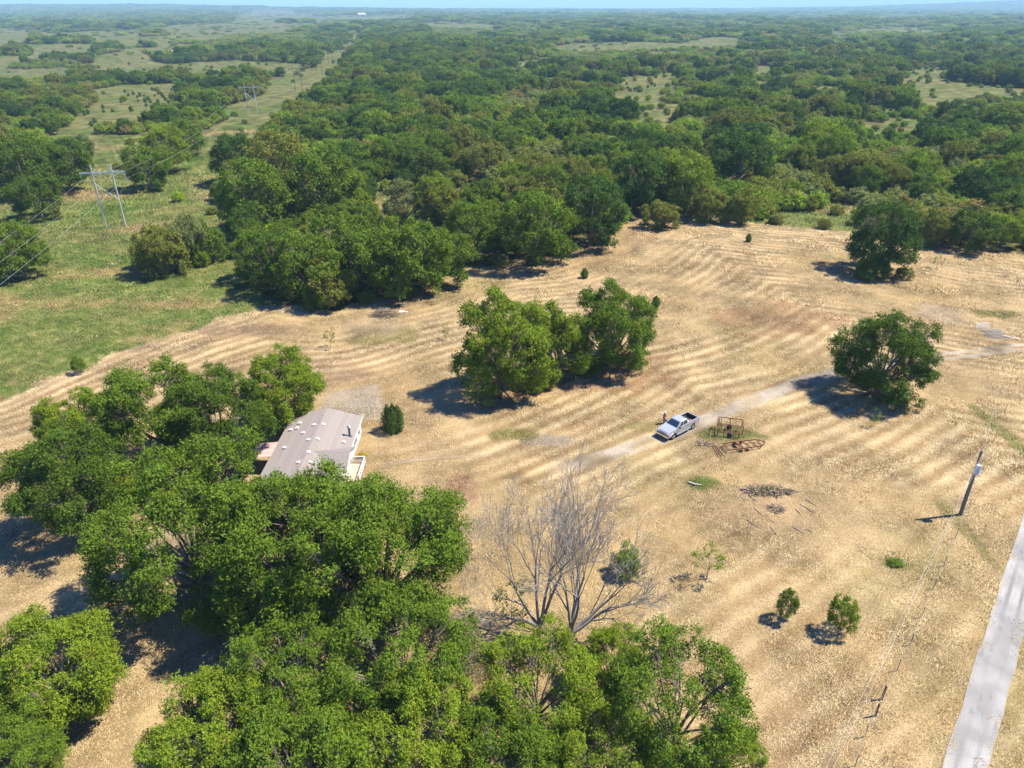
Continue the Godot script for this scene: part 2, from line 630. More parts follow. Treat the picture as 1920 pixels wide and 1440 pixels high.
func paint_path(p: Vector2, f: float, t: float) -> Color:
	var n2 := nc.get_noise_2d(p.x * 16.0, p.y * 16.0)
	return mixc(ground_color(p.x, p.y), Color(0.50, 0.41, 0.30), (1.0 - smoothstep(0.3, 0.9, absf(f) + 0.4 * n2)) * smoothstep(0.0, 0.2, t)) * 1.2

func build_ways() -> void:
	var gm: StandardMaterial3D = mats["earth"]
	setting("driveway", strip(DRIVE, 1.75, 17, 0.55, 0.03, paint_drive), gm)
	setting("path", strip(line_of([-16.5, -69.0, -11.8, -70.9, -7.0, -71.6, -2.7, -71.9]), 0.42, 5, 0.5, 0.03, paint_path), gm)
	var rm: StandardMaterial3D = mat("chip_seal", Color.WHITE, 0.9, 0.0, 0.3)
	rm.albedo_texture = mottle(512, 0.2, 21, 0.7, 1.15)
	setting("road", strip(ROADLINE, 1.32, 19, 0.6, 0.05, paint_road), rm)

# ---------------------------------------------------------------- grass
func grass_patch(seed_: int, blades: int, tall: float, size: float, lie: float) -> ArrayMesh:
	rng.seed = seed_
	var b := Buf.new()
	for q in blades:
		var a := rng.randf() * TAU2
		var r := size * sqrt(rng.randf())
		var p := Vector3(cos(a) * r, 0.0, sin(a) * r)
		var d := (rnd_dir() * Vector3(1, 0, 1)).normalized()
		var l := tall * rng.randf_range(0.5, 1.4)
		var tip := p + d * l * lie + Vector3(0, l * sqrt(maxf(0.05, 1.0 - lie * lie)), 0)
		var side := d.cross(Vector3.UP) * rng.randf_range(0.012, 0.026)
		var k := rng.randf_range(0.7, 1.3)
		b.tri(p - side, tip, p + side, (Vector3.UP + rnd_dir() * 0.6).normalized(), Color(k, k, k * 0.95))
	return b.done()

func near_thing(x: float, z: float) -> bool:
	if x > -28.0 and x < -16.5 and z > -77.0 and z < -56.0: return true
	var p := Vector2(x, z)
	if x > 25.0 and path_distance(p, ROADLINE) < 1.1 + 0.5 * nc.get_noise_2d(x * 25.0, z * 25.0): return true
	if path_distance(p, DRIVE) < 1.2 + 0.7 * nc.get_noise_2d(x * 20.0, z * 20.0): return true
	return false

func multi(called: String, mesh: Mesh, m: Material, tr: Array, cols: PackedColorArray, parent: Node) -> void:
	var mm := MultiMesh.new()
	mm.transform_format = MultiMesh.TRANSFORM_3D
	mm.use_colors = true
	mm.mesh = mesh
	mm.instance_count = tr.size()
	for k in tr.size():
		mm.set_instance_transform(k, tr[k])
		mm.set_instance_color(k, cols[k])
	var o := MultiMeshInstance3D.new()
	o.name = called if parent != self else numbered(called)
	o.multimesh = mm
	o.material_override = m
	o.set_meta("kind", "stuff")
	parent.add_child(o, true)

func build_grass() -> void:
	var gm := mat("grass_blades", Color.WHITE, 0.8, 0.0, 0.25)
	var kinds := []
	for k in 4:
		kinds.append(grass_patch(200 + k, 46, 0.17, 0.62, 0.93))
	for k in 3:
		kinds.append(grass_patch(300 + k, 70, 0.25, 0.7, 0.72))
	var tr := [[], [], [], [], [], [], []]
	var co := [PackedColorArray(), PackedColorArray(), PackedColorArray(), PackedColorArray(), PackedColorArray(), PackedColorArray(), PackedColorArray()]
	rng.seed = 9
	var z := -28.0
	while z > -240.0:
		var step := 0.72 + maxf(0.0, -z - 80.0) * 0.011
		var w := -z * 0.9 + 24.0
		var x := -w
		while x < w:
			var px := x + rng.randf_range(-0.4, 0.4)
			var pz := z + rng.randf_range(-0.4, 0.4)
			x += step
			if near_thing(px, pz):
				continue
			var zn := zone(px, pz)
			if zn == 0: continue
			var c := ground_color(px, pz)
			var dry := c.r > c.g * 1.12
			var k := rng.randi() % 4
			var s := rng.randf_range(0.7, 1.2) * step / 0.72
			if zn != 1 or not dry:
				k = 4 + rng.randi() % 3
			elif px > 20.0 and path_distance(Vector2(px, pz), ROADLINE) < 9.0 and rng.randf() < 0.5:
				k = 4 + rng.randi() % 3
			elif nb.get_noise_2d(px * 7.0, pz * 7.0) > 0.34 or rng.randf() < 0.04:
				k = 4 + rng.randi() % 3
			var g := rng.randf_range(0.88, 1.18)
			tr[k].append(Transform3D(Basis(Vector3.UP, rng.randf() * TAU2).scaled(Vector3(s, s * rng.randf_range(0.6, 1.1), s)), Vector3(px, hgt(px, pz), pz)))
			co[k].append(c * (g * 0.85))
		z -= step
	var root := Node3D.new()
	root.name = "dry_grass"
	tag(root, "dry straw and grass covering the mown field", "grass", "", "stuff")
	add_child(root)
	for k in 7:
		multi("grass_blades", kinds[k], gm, tr[k], co[k], root)
	print("grass ", tr[0].size() * 4 + tr[4].size() * 3)

# ---------------------------------------------------------------- trees
var protos := {}
var bark: StandardMaterial3D

const KINDS := {
	0: {"h": 13.5, "r": 7.0, "low": 0.08, "lobes": 20, "clumps": 17, "leaves": 380, "leaf": 0.112, "lobe": 0.36, "clump": 0.150, "under": -0.75},
	1: {"h": 13.5, "r": 7.0, "low": 0.14, "lobes": 18, "clumps": 17, "leaves": 350, "leaf": 0.108, "lobe": 0.34, "clump": 0.140, "under": -0.45, "trunk": 0.03},
	2: {"h": 10.5, "r": 5.2, "low": 0.08, "lobes": 17, "clumps": 14, "leaves": 300, "leaf": 0.112, "lobe": 0.34, "clump": 0.145, "in": 0.58},
	3: {"h": 10.5, "r": 5.6, "low": 0.02, "lobes": 19, "clumps": 15, "leaves": 390, "leaf": 0.105, "lobe": 0.37, "clump": 0.160, "under": -0.8},
	4: {"h": 12.5, "r": 5.6, "low": 0.10, "lobes": 16, "clumps": 14, "leaves": 340, "leaf": 0.115, "lobe": 0.34, "clump": 0.150, "in": 0.55},
	5: {"h": 9.5, "r": 5.0, "low": 0.12, "lobes": 19, "clumps": 17, "leaves": 240, "leaf": 0.086, "lobe": 0.36, "clump": 0.130},
	6: {"h": 9.8, "r": 5.2, "low": 0.16, "lobes": 17, "clumps": 16, "leaves": 210, "leaf": 0.088, "lobe": 0.36, "clump": 0.130, "under": -0.4},
	7: {"h": 13.5, "r": 6.8, "low": 0.01, "lobes": 24, "clumps": 16, "leaves": 230, "leaf": 0.150, "lobe": 0.34, "clump": 0.150, "under": -0.85, "in": 0.45},
	8: {"h": 11.0, "r": 4.4, "low": 0.02, "lobes": 15, "clumps": 13, "leaves": 220, "leaf": 0.150, "lobe": 0.38, "clump": 0.170, "under": -0.8},
	9: {"h": 14.0, "r": 7.0, "low": 0.05, "lobes": 19, "clumps": 13, "leaves": 130, "leaf": 0.22, "lobe": 0.35, "clump": 0.155, "under": -0.8},
	10: {"h": 13.0, "r": 6.5, "low": 0.06, "lobes": 18, "clumps": 13, "leaves": 130, "leaf": 0.21, "lobe": 0.37, "clump": 0.160, "under": -0.8},
	11: {"h": 9.0, "r": 4.2, "low": 0.04, "lobes": 14, "clumps": 11, "leaves": 110, "leaf": 0.18, "lobe": 0.4, "clump": 0.19, "under": -0.8},
	12: {"h": 7.0, "r": 4.4, "low": 0.02, "lobes": 24, "clumps": 11, "leaves": 95, "leaf": 0.15, "lobe": 0.30, "clump": 0.13, "stems": 6, "under": -0.8, "hue": 0.3, "in": 0.35},
	13: {"h": 5.0, "r": 3.2, "low": 0.02, "lobes": 18, "clumps": 9, "leaves": 85, "leaf": 0.13, "lobe": 0.36, "clump": 0.17, "stems": 6, "under": -0.8, "hue": 0.3, "in": 0.25},
	14: {"h": 3.6, "r": 1.7, "low": 0.04, "lobes": 17, "clumps": 9, "leaves": 80, "leaf": 0.075, "lobe": 0.36, "clump": 0.16, "trunk": 0.012, "sides": 5},
	15: {"h": 3.2, "r": 1.5, "low": 0.2, "lobes": 9, "clumps": 5, "leaves": 22, "leaf": 0.085, "lobe": 0.38, "clump": 0.17, "trunk": 0.012, "sides": 5},
	20: {"h": 13.0, "r": 6.6, "low": 0.04, "lobes": 16, "clumps": 10, "leaves": 62, "leaf": 0.38, "lobe": 0.36, "clump": 0.16, "under": -0.6, "twigs": false},
	21: {"h": 11.5, "r": 5.6, "low": 0.04, "lobes": 14, "clumps": 10, "leaves": 60, "leaf": 0.36, "lobe": 0.38, "clump": 0.18, "under": -0.6, "twigs": false},
	22: {"h": 6.5, "r": 4.2, "low": 0.02, "lobes": 18, "clumps": 8, "leaves": 48, "leaf": 0.29, "lobe": 0.33, "clump": 0.15, "stems": 4, "under": -0.6, "twigs": false, "hue": 0.3, "in": 0.45},
	30: {"h": 12.5, "r": 6.8, "low": 0.04, "lobes": 12, "clumps": 6, "leaves": 30, "leaf": 0.80, "lobe": 0.38, "clump": 0.18, "under": -0.4, "twigs": false},
	31: {"h": 10.0, "r": 6.0, "low": 0.03, "lobes": 11, "clumps": 6, "leaves": 30, "leaf": 0.75, "lobe": 0.4, "clump": 0.19, "under": -0.4, "twigs": false},
	40: {"h": 11.0, "r": 9.0, "low": 0.03, "lobes": 10, "clumps": 4, "leaves": 20, "leaf": 1.7, "lobe": 0.4, "clump": 0.21, "under": -0.2, "twigs": false},
}

func build_protos() -> void:
	bark = mat("bark", lin(0.165, 0.14, 0.115), 0.92, 0.0, 0.2)
	leaf_white = leaf_mat("leaves", Color(1, 1, 1))
	for k in TONES.size():
		leaf_mats.append(leaf_mat("leaves_" + TONE_WORDS[k].replace(" ", "_"), TONES[k]))
	for k in KINDS:
		protos[k] = make_tree(1000 + 7 * k, KINDS[k])

func plant(called: String, label: String, category: String, kind: int, x: float, z: float, r: float, h: float, tone: int, turn: float, group := "") -> Node3D:
	var t := thing(called, label, category, Vector3(x, hgt(x, z), z), turn, group)
	var o: Dictionary = KINDS[kind]
	var k := 1.0 if kind == 14 or kind == 15 else 0.89
	t.scale = Vector3(r / o.r * k, h / o.h * (k * 0.5 + 0.5), r / o.r * k)
	part("trunk", protos[kind][0], bark, t)
	part("crown", protos[kind][1], leaf_mats[tone], t)
	return t

func blocked(x: float, z: float) -> bool:
	if z < -330.0:
		return false
	var p := Vector2(x, z)
	for q in PLACED:
		if Vector2(q[1], q[2]).distance_to(p) < float(q[3]) * 0.75 + 2.2:
			return true
	return false

func pick_tone(x: float, z: float, brush: bool) -> int:
	var a := 1.2 * nb.get_noise_2d(x * 1.3 + 400.0, z * 1.3) + rng.randf_range(-0.5, 0.5)
	if brush:
		if a > 0.52: return 5
		if a > 0.40: return 6 if rng.randf() < 0.4 else 3
		if a > 0.0: return 3
		if a > -0.22: return 2
		if a > -0.36: return 7 if rng.randf() < 0.35 else 2
		return 1
	if a > 0.40: return 3
	if a > 0.18: return 2
	if a > -0.16: return 1
	if a > -0.42: return 0
	return 4

func build_woods() -> void:
	rng.seed = 31
	var cand := []
	var tr := {}
	var co := {}
	for k in [20, 21, 22, 30, 31, 40]:
		tr[k] = []
		co[k] = PackedColorArray()
	var z := -118.0
	while z > -15000.0:
		var d0 := -z
		var step := 4.3
		if d0 > 700.0: step = 4.3 + (d0 - 700.0) * 0.0075
		if d0 > 3000.0: step = 22.0 + (d0 - 3000.0) * 0.0045
		var w := d0 * 0.86 + 25.0
		var x := -w
		while x < w:
			var px := x + rng.randf_range(-0.5, 0.5) * step
			var pz := z + rng.randf_range(-0.5, 0.5) * step
			x += step
			var zn := zone(px, pz)
			if zn == 1 or zn == 2: continue
			var keep := 1.0
			if zn == 3 or zn == 4:
				keep = 0.07 if d0 < 1000.0 and px > 0.0 else (0.016 if d0 < 1500.0 else 0.05)
				if zn == 4 or d0 < 190.0: keep = 0.008
			elif d0 < 700.0 and nb.get_noise_2d(px * 2.2 + 900.0, pz * 2.2) > 0.26: keep = 0.25
			if rng.randf() > keep or blocked(px, pz): continue
			var low := in_any(Vector2(px, pz), KEEPOUT) and not in_any(Vector2(px, pz), GROVES)
			if low and rng.randf() < 0.35: continue
			var west := px < -75.0 - 0.16 * (-pz - 150.0) and d0 < 620.0
			var brush := nb.get_noise_2d(px * 1.5 + 60.0, pz * 1.5) + rng.randf_range(-0.2, 0.2) > (-0.22 if px > 10.0 else -0.02) or zn > 2 or low or (west and rng.randf() < 0.5)
			var tone := pick_tone(px, pz, brush)
			var s := rng.randf_range(0.50, 0.90) * (0.9 if brush else 1.0)
			if zn > 2 or low: s *= 0.62
			elif west or (px < -0.2 * d0 and d0 < 1700.0): s *= 0.8
			if d0 < 430.0 and absf(px) < 0.80 * d0 + 8.0:
				cand.append([s * (0.65 if brush else 1.0) / d0, px, pz, s, tone, brush])
				continue
			put_far(tr, co, px, pz, s, tone, brush, d0, step)
		z -= step * 0.9
	cand.sort_custom(func(a, b): return a[0] > b[0])
	var count := 0
	for q in cand:
		if count < 215:
			var turn := rng.randf() * TAU2
			var kind: int = (12 if rng.randf() < 0.6 else 13) if q[5] else [9, 10, 11][rng.randi() % 3]
			var o: Dictionary = KINDS[kind]
			var an: float = q[1] / -q[2]
			var where := "left of the power lines"
			for w in SECTORS:
				if an > w[0]: where = w[1]
			var depth := "front rows" if -q[2] < 195.0 else ("middle rows" if -q[2] < 250.0 else "deeper rows")
			var word: String = TONE_WORDS[q[4]]
			var big := "large " if q[3] > 0.78 else ("small " if q[3] < 0.62 else "")
			var lab := "%s%s %s %s, %s" % [big, word, "brush clump" if q[5] else "broadleaf tree", where, depth]
			var grp := "%s %s %s" % [word, "brush" if q[5] else "trees", where]
			plant("brush_clump" if q[5] else "woodland_tree", lab, "bush" if q[5] else "tree", kind, q[1], q[2], o.r * q[3] * rng.randf_range(0.9, 1.1), o.h * q[3] * rng.randf_range(0.85, 1.15), q[4], turn, grp)
			count += 1
		else:
			put_far(tr, co, q[1], q[2], q[3], q[4], q[5], -q[2], 5.0)
	var root := Node3D.new()
	root.name = "distant_woodland"
	tag(root, "woods and hedgerows stretching away to the horizon", "woodland", "", "stuff")
	add_child(root)
	var total := 0
	for k in tr:
		if tr[k].size():
			multi("tree_crowns", protos[k][1], leaf_white, tr[k], co[k], root)
			if k < 30:
				multi("tree_trunks", protos[k][0], bark_white, tr[k], white_of(tr[k].size()), root)
		total += tr[k].size()
	print("woods ", total, " objects ", count, " candidates ", cand.size())

const SECTORS := [[-0.46, "right of the power lines"], [-0.27, "behind the dense row"], [-0.12, "by the pocket meadow"], [0.04, "behind the island clump"], [0.17, "behind the field corner"], [0.30, "behind the far field edge"], [0.44, "behind the lone tall tree"], [0.58, "at the right edge"]]
var bark_white: StandardMaterial3D

func white_of(k: int) -> PackedColorArray:
	var c := PackedColorArray()
	c.resize(k)
	c.fill(Color.WHITE)
	return c

func put_far(tr: Dictionary, co: Dictionary, x: float, z: float, s: float, tone: int, brush: bool, d0: float, step: float) -> void:
	var kind := 20 + rng.randi() % 2
	if brush: kind = 22
	var sx := s
	if d0 > 850.0:
		kind = 30 + rng.randi() % 2
		sx = maxf(s, s * step / 5.4)
	if d0 > 2600.0:
		kind = 40
		sx = s * step / 8.5
	var sy := s * rng.randf_range(0.8, 1.15) * (1.0 if d0 < 850.0 else 1.2)
	if brush and d0 > 850.0: sy *= 0.65
	tr[kind].append(Transform3D(Basis(Vector3.UP, rng.randf() * TAU2).scaled(Vector3(sx, sy, sx)), Vector3(x, hgt(x, z) - 0.1, z)))
	var c: Color = TONES[tone]
	var g := rng.randf_range(0.95, 1.5) if brush else rng.randf_range(0.72, 1.15)
	co[kind].append(Color(c.r * g, c.g * g, c.b * g))
# ---------------------------------------------------------------- house
func build_house() -> void:
	var white := mat("vinyl_siding", lin(0.62, 0.61, 0.60), 0.55, 0.0, 0.4)
	var trim := mat("white_trim", lin(0.62, 0.61, 0.60), 0.5)
	var roofm := mat("shingle", Color.WHITE, 0.95, 0.0, 0.2)
	roofm.albedo_texture = mottle(256, 0.08, 51, 0.74, 1.06)
	roofm.uv1_triplanar = true
	roofm.uv1_scale = Vector3(0.3, 0.3, 0.3)
	var glass := mat("window_glass", lin(0.03, 0.06, 0.11), 0.08, 0.0, 0.6)
	var wood := mat("deck_board", lin(0.36, 0.30, 0.24), 0.85)
	var galv := mat("galvanised", lin(0.20, 0.22, 0.24), 0.55, 0.4)
	var t := thing("mobile_home", "grey roofed white double wide mobile home half hidden by trees", "house", Vector3(-23.1, 0, -66.5))
	var hx := 4.1
	var z0 := -9.9
	var z1 := 7.4
	var ey := 2.72
	var ry := 3.92
	var b := Buf.new()
	# walls of lapped boards: each course leans out a little at its foot
	var w := Buf.new()
	var courses := 12
	for k in courses:
		var ya := 0.55 + k * 0.175
		var yb := ya + 0.175
		var o := 0.018
		for s in [-1.0, 1.0]:
			w.face([Vector3(s * (hx + o), ya, z0), Vector3(s * (hx + o), ya, z1), Vector3(s * hx, yb, z1), Vector3(s * hx, yb, z0)], Vector3(0, ya, 0))
			w.face([Vector3(s * (hx + o), ya, z0), Vector3(s * (hx + o), ya, z1), Vector3(s * hx, ya, z1), Vector3(s * hx, ya, z0)], Vector3(0, ya + 1.0, 0))
			var zz := z0 if s < 0 else z1
			w.face([Vector3(-hx, ya, zz + s * o), Vector3(hx, ya, zz + s * o), Vector3(hx, yb, zz), Vector3(-hx, yb, zz)], Vector3(0, ya, 0))
	for s in [-1.0, 1.0]:
		var zz := z0 if s < 0 else z1
		w.face([Vector3(-hx, 2.65, zz), Vector3(hx, 2.65, zz), Vector3(0, ry - 0.08, zz)], Vector3(0, 2.7, 0))
	part("wall", w.done(), white, t)
	b = Buf.new()
	b.box(Vector3(0, 0.25, -1.25), Vector3(hx - 0.05, 0.31, 8.55), Basis.IDENTITY, Color(0.62, 0.6, 0.57))
	part("skirting", b.done(), trim, t)
	# roof slopes with thickness, ridge along z
	var rc := Color(0.25, 0.228, 0.22)
	var ov := 0.32
	for s in [-1.0, 1.0]:
		b = Buf.new()
		var e := Vector3(s * (hx + ov), ey - 0.06, 0)
		var r := Vector3(0, ry, 0)
		var rows := 14
		for k in rows:
			var a := e.lerp(r, float(k) / rows)
			var c := e.lerp(r, float(k + 1) / rows)
			var lift := Vector3(0, 0.022, 0)
			var tone := rc * rng.randf_range(0.93, 1.05)
			b.face([a + lift + Vector3(0, 0, z0 - 0.3), a + lift + Vector3(0, 0, z1 + 0.3), c + Vector3(0, 0, z1 + 0.3), c + Vector3(0, 0, z0 - 0.3)], Vector3(0, -2, 0), tone)
			b.face([a + lift + Vector3(0, 0, z0 - 0.3), a + lift + Vector3(0, 0, z1 + 0.3), a + Vector3(0, 0, z1 + 0.3), a + Vector3(0, 0, z0 - 0.3)], Vector3(0, ry, 0), tone)
		b.face([e + Vector3(0, -0.12, z0 - 0.3), e + Vector3(0, -0.12, z1 + 0.3), r + Vector3(0, -0.12, z1 + 0.3), r + Vector3(0, -0.12, z0 - 0.3)], Vector3(0, 20, 0), rc)
		part("roof_slope", b.done(), roofm, t)
		b = Buf.new()
		b.box(e + Vector3(s * 0.012, -0.08, -1.25), Vector3(0.012, 0.075, 8.9))
		for zz in [z0 - 0.31, z1 + 0.31]:
			b.face([e + Vector3(0, -0.13, zz), r + Vector3(0, -0.13, zz), r + Vector3(0, 0.02, zz), e + Vector3(0, 0.02, zz)], Vector3(0, 3, 0))
		part("fascia", b.done(), trim, t)
	b = Buf.new()
	for k in 40:
		b.box(Vector3(0, ry + 0.012, lerpf(z0 - 0.2, z1 + 0.2, k / 39.0)), Vector3(0.16, 0.018, 0.24), Basis.IDENTITY, rc * rng.randf_range(0.8, 1.0))
	part("ridge_cap", b.done(), roofm, t)
	# cross gable over the front porch
	var gz := -0.7
	var gw := 2.55
	var gy := 3.72
	b = Buf.new()
	var xin := 0.7
	var xo := hx + 0.75
	for s in [-1.0, 1.0]:
		b.face([Vector3(xin, gy, gz), Vector3(xo, gy, gz), Vector3(xo, ey - 0.12, gz + s * gw), Vector3(hx + ov - 0.02, ey - 0.1, gz + s * gw)], Vector3(2, 0, gz), Color(0.235, 0.212, 0.204))
		b.face([Vector3(xin, gy - 0.1, gz), Vector3(xo, gy - 0.1, gz), Vector3(xo, ey - 0.22, gz + s * gw), Vector3(hx + ov - 0.02, ey - 0.2, gz + s * gw)], Vector3(2, 20, gz), Color(0.28, 0.25, 0.245))
	part("gable_roof", b.done(), roofm, t)
	b = Buf.new()
	b.face([Vector3(xo - 0.12, ey - 0.2, gz - gw + 0.1), Vector3(xo - 0.12, ey - 0.2, gz + gw - 0.1), Vector3(xo - 0.12, gy - 0.06, gz)], Vector3(0, 3, gz))
	part("gable_wall", b.done(), white, t)
	# windows and the door on the front
	for zz in [-8.4, -6.4, -4.6, -2.4, 1.6, 4.4]:
		b = Buf.new()
		b.box(Vector3(hx + 0.035, 1.72, zz), Vector3(0.03, 0.66, 0.52))
		var f := part("window", b.done(), trim, t)
		b = Buf.new()
		b.box(Vector3(hx + 0.062, 2.03, zz), Vector3(0.012, 0.27, 0.42))
		part("pane", b.done(), glass, f)
		b = Buf.new()
		b.box(Vector3(hx + 0.062, 1.42, zz), Vector3(0.012, 0.27, 0.42))
		part("pane", b.done(), glass, f)
	var shut := mat("blue_shutter", lin(0.06, 0.16, 0.34), 0.6)
	for zz in [-7.05, -5.75]:
		b = Buf.new()
		b.box(Vector3(hx + 0.04, 1.72, zz), Vector3(0.02, 0.7, 0.17))
		part("shutter", b.done(), shut, t)
	b = Buf.new()
	b.box(Vector3(hx + 0.05, 1.65, -0.6), Vector3(0.03, 1.02, 0.46))
	var door := part("door", b.done(), trim, t)
	b = Buf.new()
	b.rod(Vector3(hx + 0.09, 1.6, -0.28), Vector3(hx + 0.14, 1.6, -0.28), 0.03, 0.03, 6)
	part("door_handle", b.done(), galv, door)
	# porch: boards, posts, rails
	for k in 12:
		b = Buf.new()
		b.box(Vector3(hx + 0.1 + 0.145 * k, 0.58, -1.0), Vector3(0.066, 0.03, 1.9), Basis.IDENTITY, Color.WHITE * rng.randf_range(0.85, 1.1))
		part("deck_board", b.done(), wood, t)
	for q in [[1.78, -2.9], [1.78, -0.95], [1.78, 0.88], [0.1, -2.9], [0.1, 0.88]]:
		b = Buf.new()
		b.box(Vector3(hx + q[0], 0.78, q[1]), Vector3(0.05, 0.78, 0.05))
		part("porch_post", b.done(), trim, t)
	for q in [[Vector3(0.1, 0, -2.9), Vector3(1.78, 0, -2.9)], [Vector3(1.78, 0, -2.9), Vector3(1.78, 0, -0.95)], [Vector3(1.78, 0, -0.95), Vector3(1.78, 0, 0.88)]]:
		for y in [0.9, 1.5]:
			b = Buf.new()
			b.bar(q[0] + Vector3(hx, y, 0), q[1] + Vector3(hx, y, 0), 0.08, 0.05)
			part("handrail", b.done(), trim, t)
		for k in 11:
			b = Buf.new()
			var p: Vector3 = (q[0] as Vector3).lerp(q[1], (k + 1) / 12.0) + Vector3(hx, 0, 0)
			b.box(p + Vector3(0, 1.18, 0), Vector3(0.022, 0.3, 0.022))
			part("baluster", b.done(), trim, t)
	for k in 3:
		b = Buf.new()
		b.box(Vector3(hx + 0.9, 0.46 - 0.15 * k, 1.08 + 0.28 * k), Vector3(0.6, 0.03, 0.15))
		part("step", b.done(), wood, t)
	# flue and vents through the roof
	b = Buf.new()
	b.rod(Vector3(3.8, 2.7, -5.3), Vector3(3.8, 4.0, -5.3), 0.13, 0.13, 12)
	var flue := part("flue", b.done(), mat("dark_flue", lin(0.05, 0.065, 0.09), 0.5), t)
	b = Buf.new()
	b.rod(Vector3(3.8, 4.02, -5.3), Vector3(3.8, 4.16, -5.3), 0.21, 0.21, 12)
	b.rod(Vector3(3.8, 4.16, -5.3), Vector3(3.8, 4.26, -5.3), 0.21, 0.05, 12)
	part("flue_cap", b.done(), trim, flue)
	b = Buf.new()
	b.rod(Vector3(3.8, 2.78, -5.3), Vector3(3.8, 2.98, -5.3), 0.34, 0.16, 12)
	part("flashing", b.done(), galv, flue)
	var vents := [-26.62, -72.87, -25.81, -74.03, -25.83, -72.88, -24.65, -71.32, -23.66, -72.68, -22.54, -72.77, -23.5, -69.32, -22.44, -69.60, -26.20, -68.77, -22.75, -66.68, -23.4, -64.67, -22.14, -64.97, -19.64, -70.13, -19.32, -62.82]
	for k in range(0, vents.size(), 2):
		var x: float = vents[k] + 23.1
		var zz: float = vents[k + 1] + 66.5
		var y := ry - absf(x) * (ry - ey) / (hx + ov) + 0.03
		var sl := Basis(Vector3(0, 0, 1), -signf(x) * 0.26)
		b = Buf.new()
		b.box(Vector3(x, y + 0.04, zz), Vector3(0.2, 0.05, 0.17), sl)
		b.box(Vector3(x, y + 0.11, zz), Vector3(0.14, 0.035, 0.14), sl)
		part("roof_vent", b.done(), trim, t)
	# awning of corrugated sheet on the far side of the house
	var aw := mat("faded_pink_sheet", lin(0.46, 0.30, 0.30), 0.5)
	for k in 6:
		b = Buf.new()
		for q in 6:
			var za := 2.05 * 0.2 * 0.166 * 0.0 - 4.6 + k * 0.5 + q * 0.083
			var up := 0.03 if q % 2 == 0 else 0.0
			var dn := 0.0 if q % 2 == 0 else 0.03
			b.face([Vector3(-hx - 0.02, 2.42 + up, za), Vector3(-hx - 0.02, 2.42 + dn, za + 0.083), Vector3(-hx - 3.0, 2.2 + dn, za + 0.083), Vector3(-hx - 3.0, 2.2 + up, za)], Vector3(-6, 0, za), Color.WHITE * (1.0 if k % 2 else 0.82))
		part("awning_sheet", b.done(), aw, t)
	for zz in [-4.5, -1.7]:
		b = Buf.new()
		b.rod(Vector3(-hx - 2.9, 0, zz), Vector3(-hx - 2.9, 2.2, zz), 0.04, 0.04, 6)
		part("awning_post", b.done(), trim, t)

# ---------------------------------------------------------------- pickup
func wheel(t: Node3D, at: Vector3, r: float, w: float, rim_m: Material, tyre_m: Material) -> void:
	var b := Buf.new()
	var prof := [[-0.5, 0.66], [-0.5, 0.92], [-0.38, 1.0], [0.38, 1.0], [0.5, 0.92], [0.5, 0.66]]
	var sides := 20
	for s in sides:
		for q in prof.size() - 1:
			var p := []
			for e in [[s, q], [s + 1, q], [s + 1, q + 1], [s, q + 1]]:
				var a: float = TAU2 * e[0] / sides
				p.append(Vector3(prof[e[1]][0] * w, cos(a) * prof[e[1]][1] * r, sin(a) * prof[e[1]][1] * r))
			b.face(p, Vector3(0, cos(TAU2 * (s + 0.5) / sides), sin(TAU2 * (s + 0.5) / sides)) * r * 0.8)
	var tyre := part("wheel", b.done(), tyre_m, t)
	tyre.position = at
	b = Buf.new()
	for sx in [-1.0, 1.0]:
		b.rod(Vector3(sx * 0.34 * w, 0, 0), Vector3(sx * 0.40 * w, 0, 0), r * 0.66, r * 0.62, 16)
		b.rod(Vector3(sx * 0.40 * w, 0, 0), Vector3(sx * 0.47 * w, 0, 0), r * 0.2, r * 0.16, 10)
		for k in 6:
			var a := TAU2 * k / 6.0
			b.bar(Vector3(sx * 0.43 * w, cos(a) * r * 0.16, sin(a) * r * 0.16), Vector3(sx * 0.42 * w, cos(a) * r * 0.62, sin(a) * r * 0.62), 0.07, 0.03)
	part("rim", b.done(), rim_m, tyre)

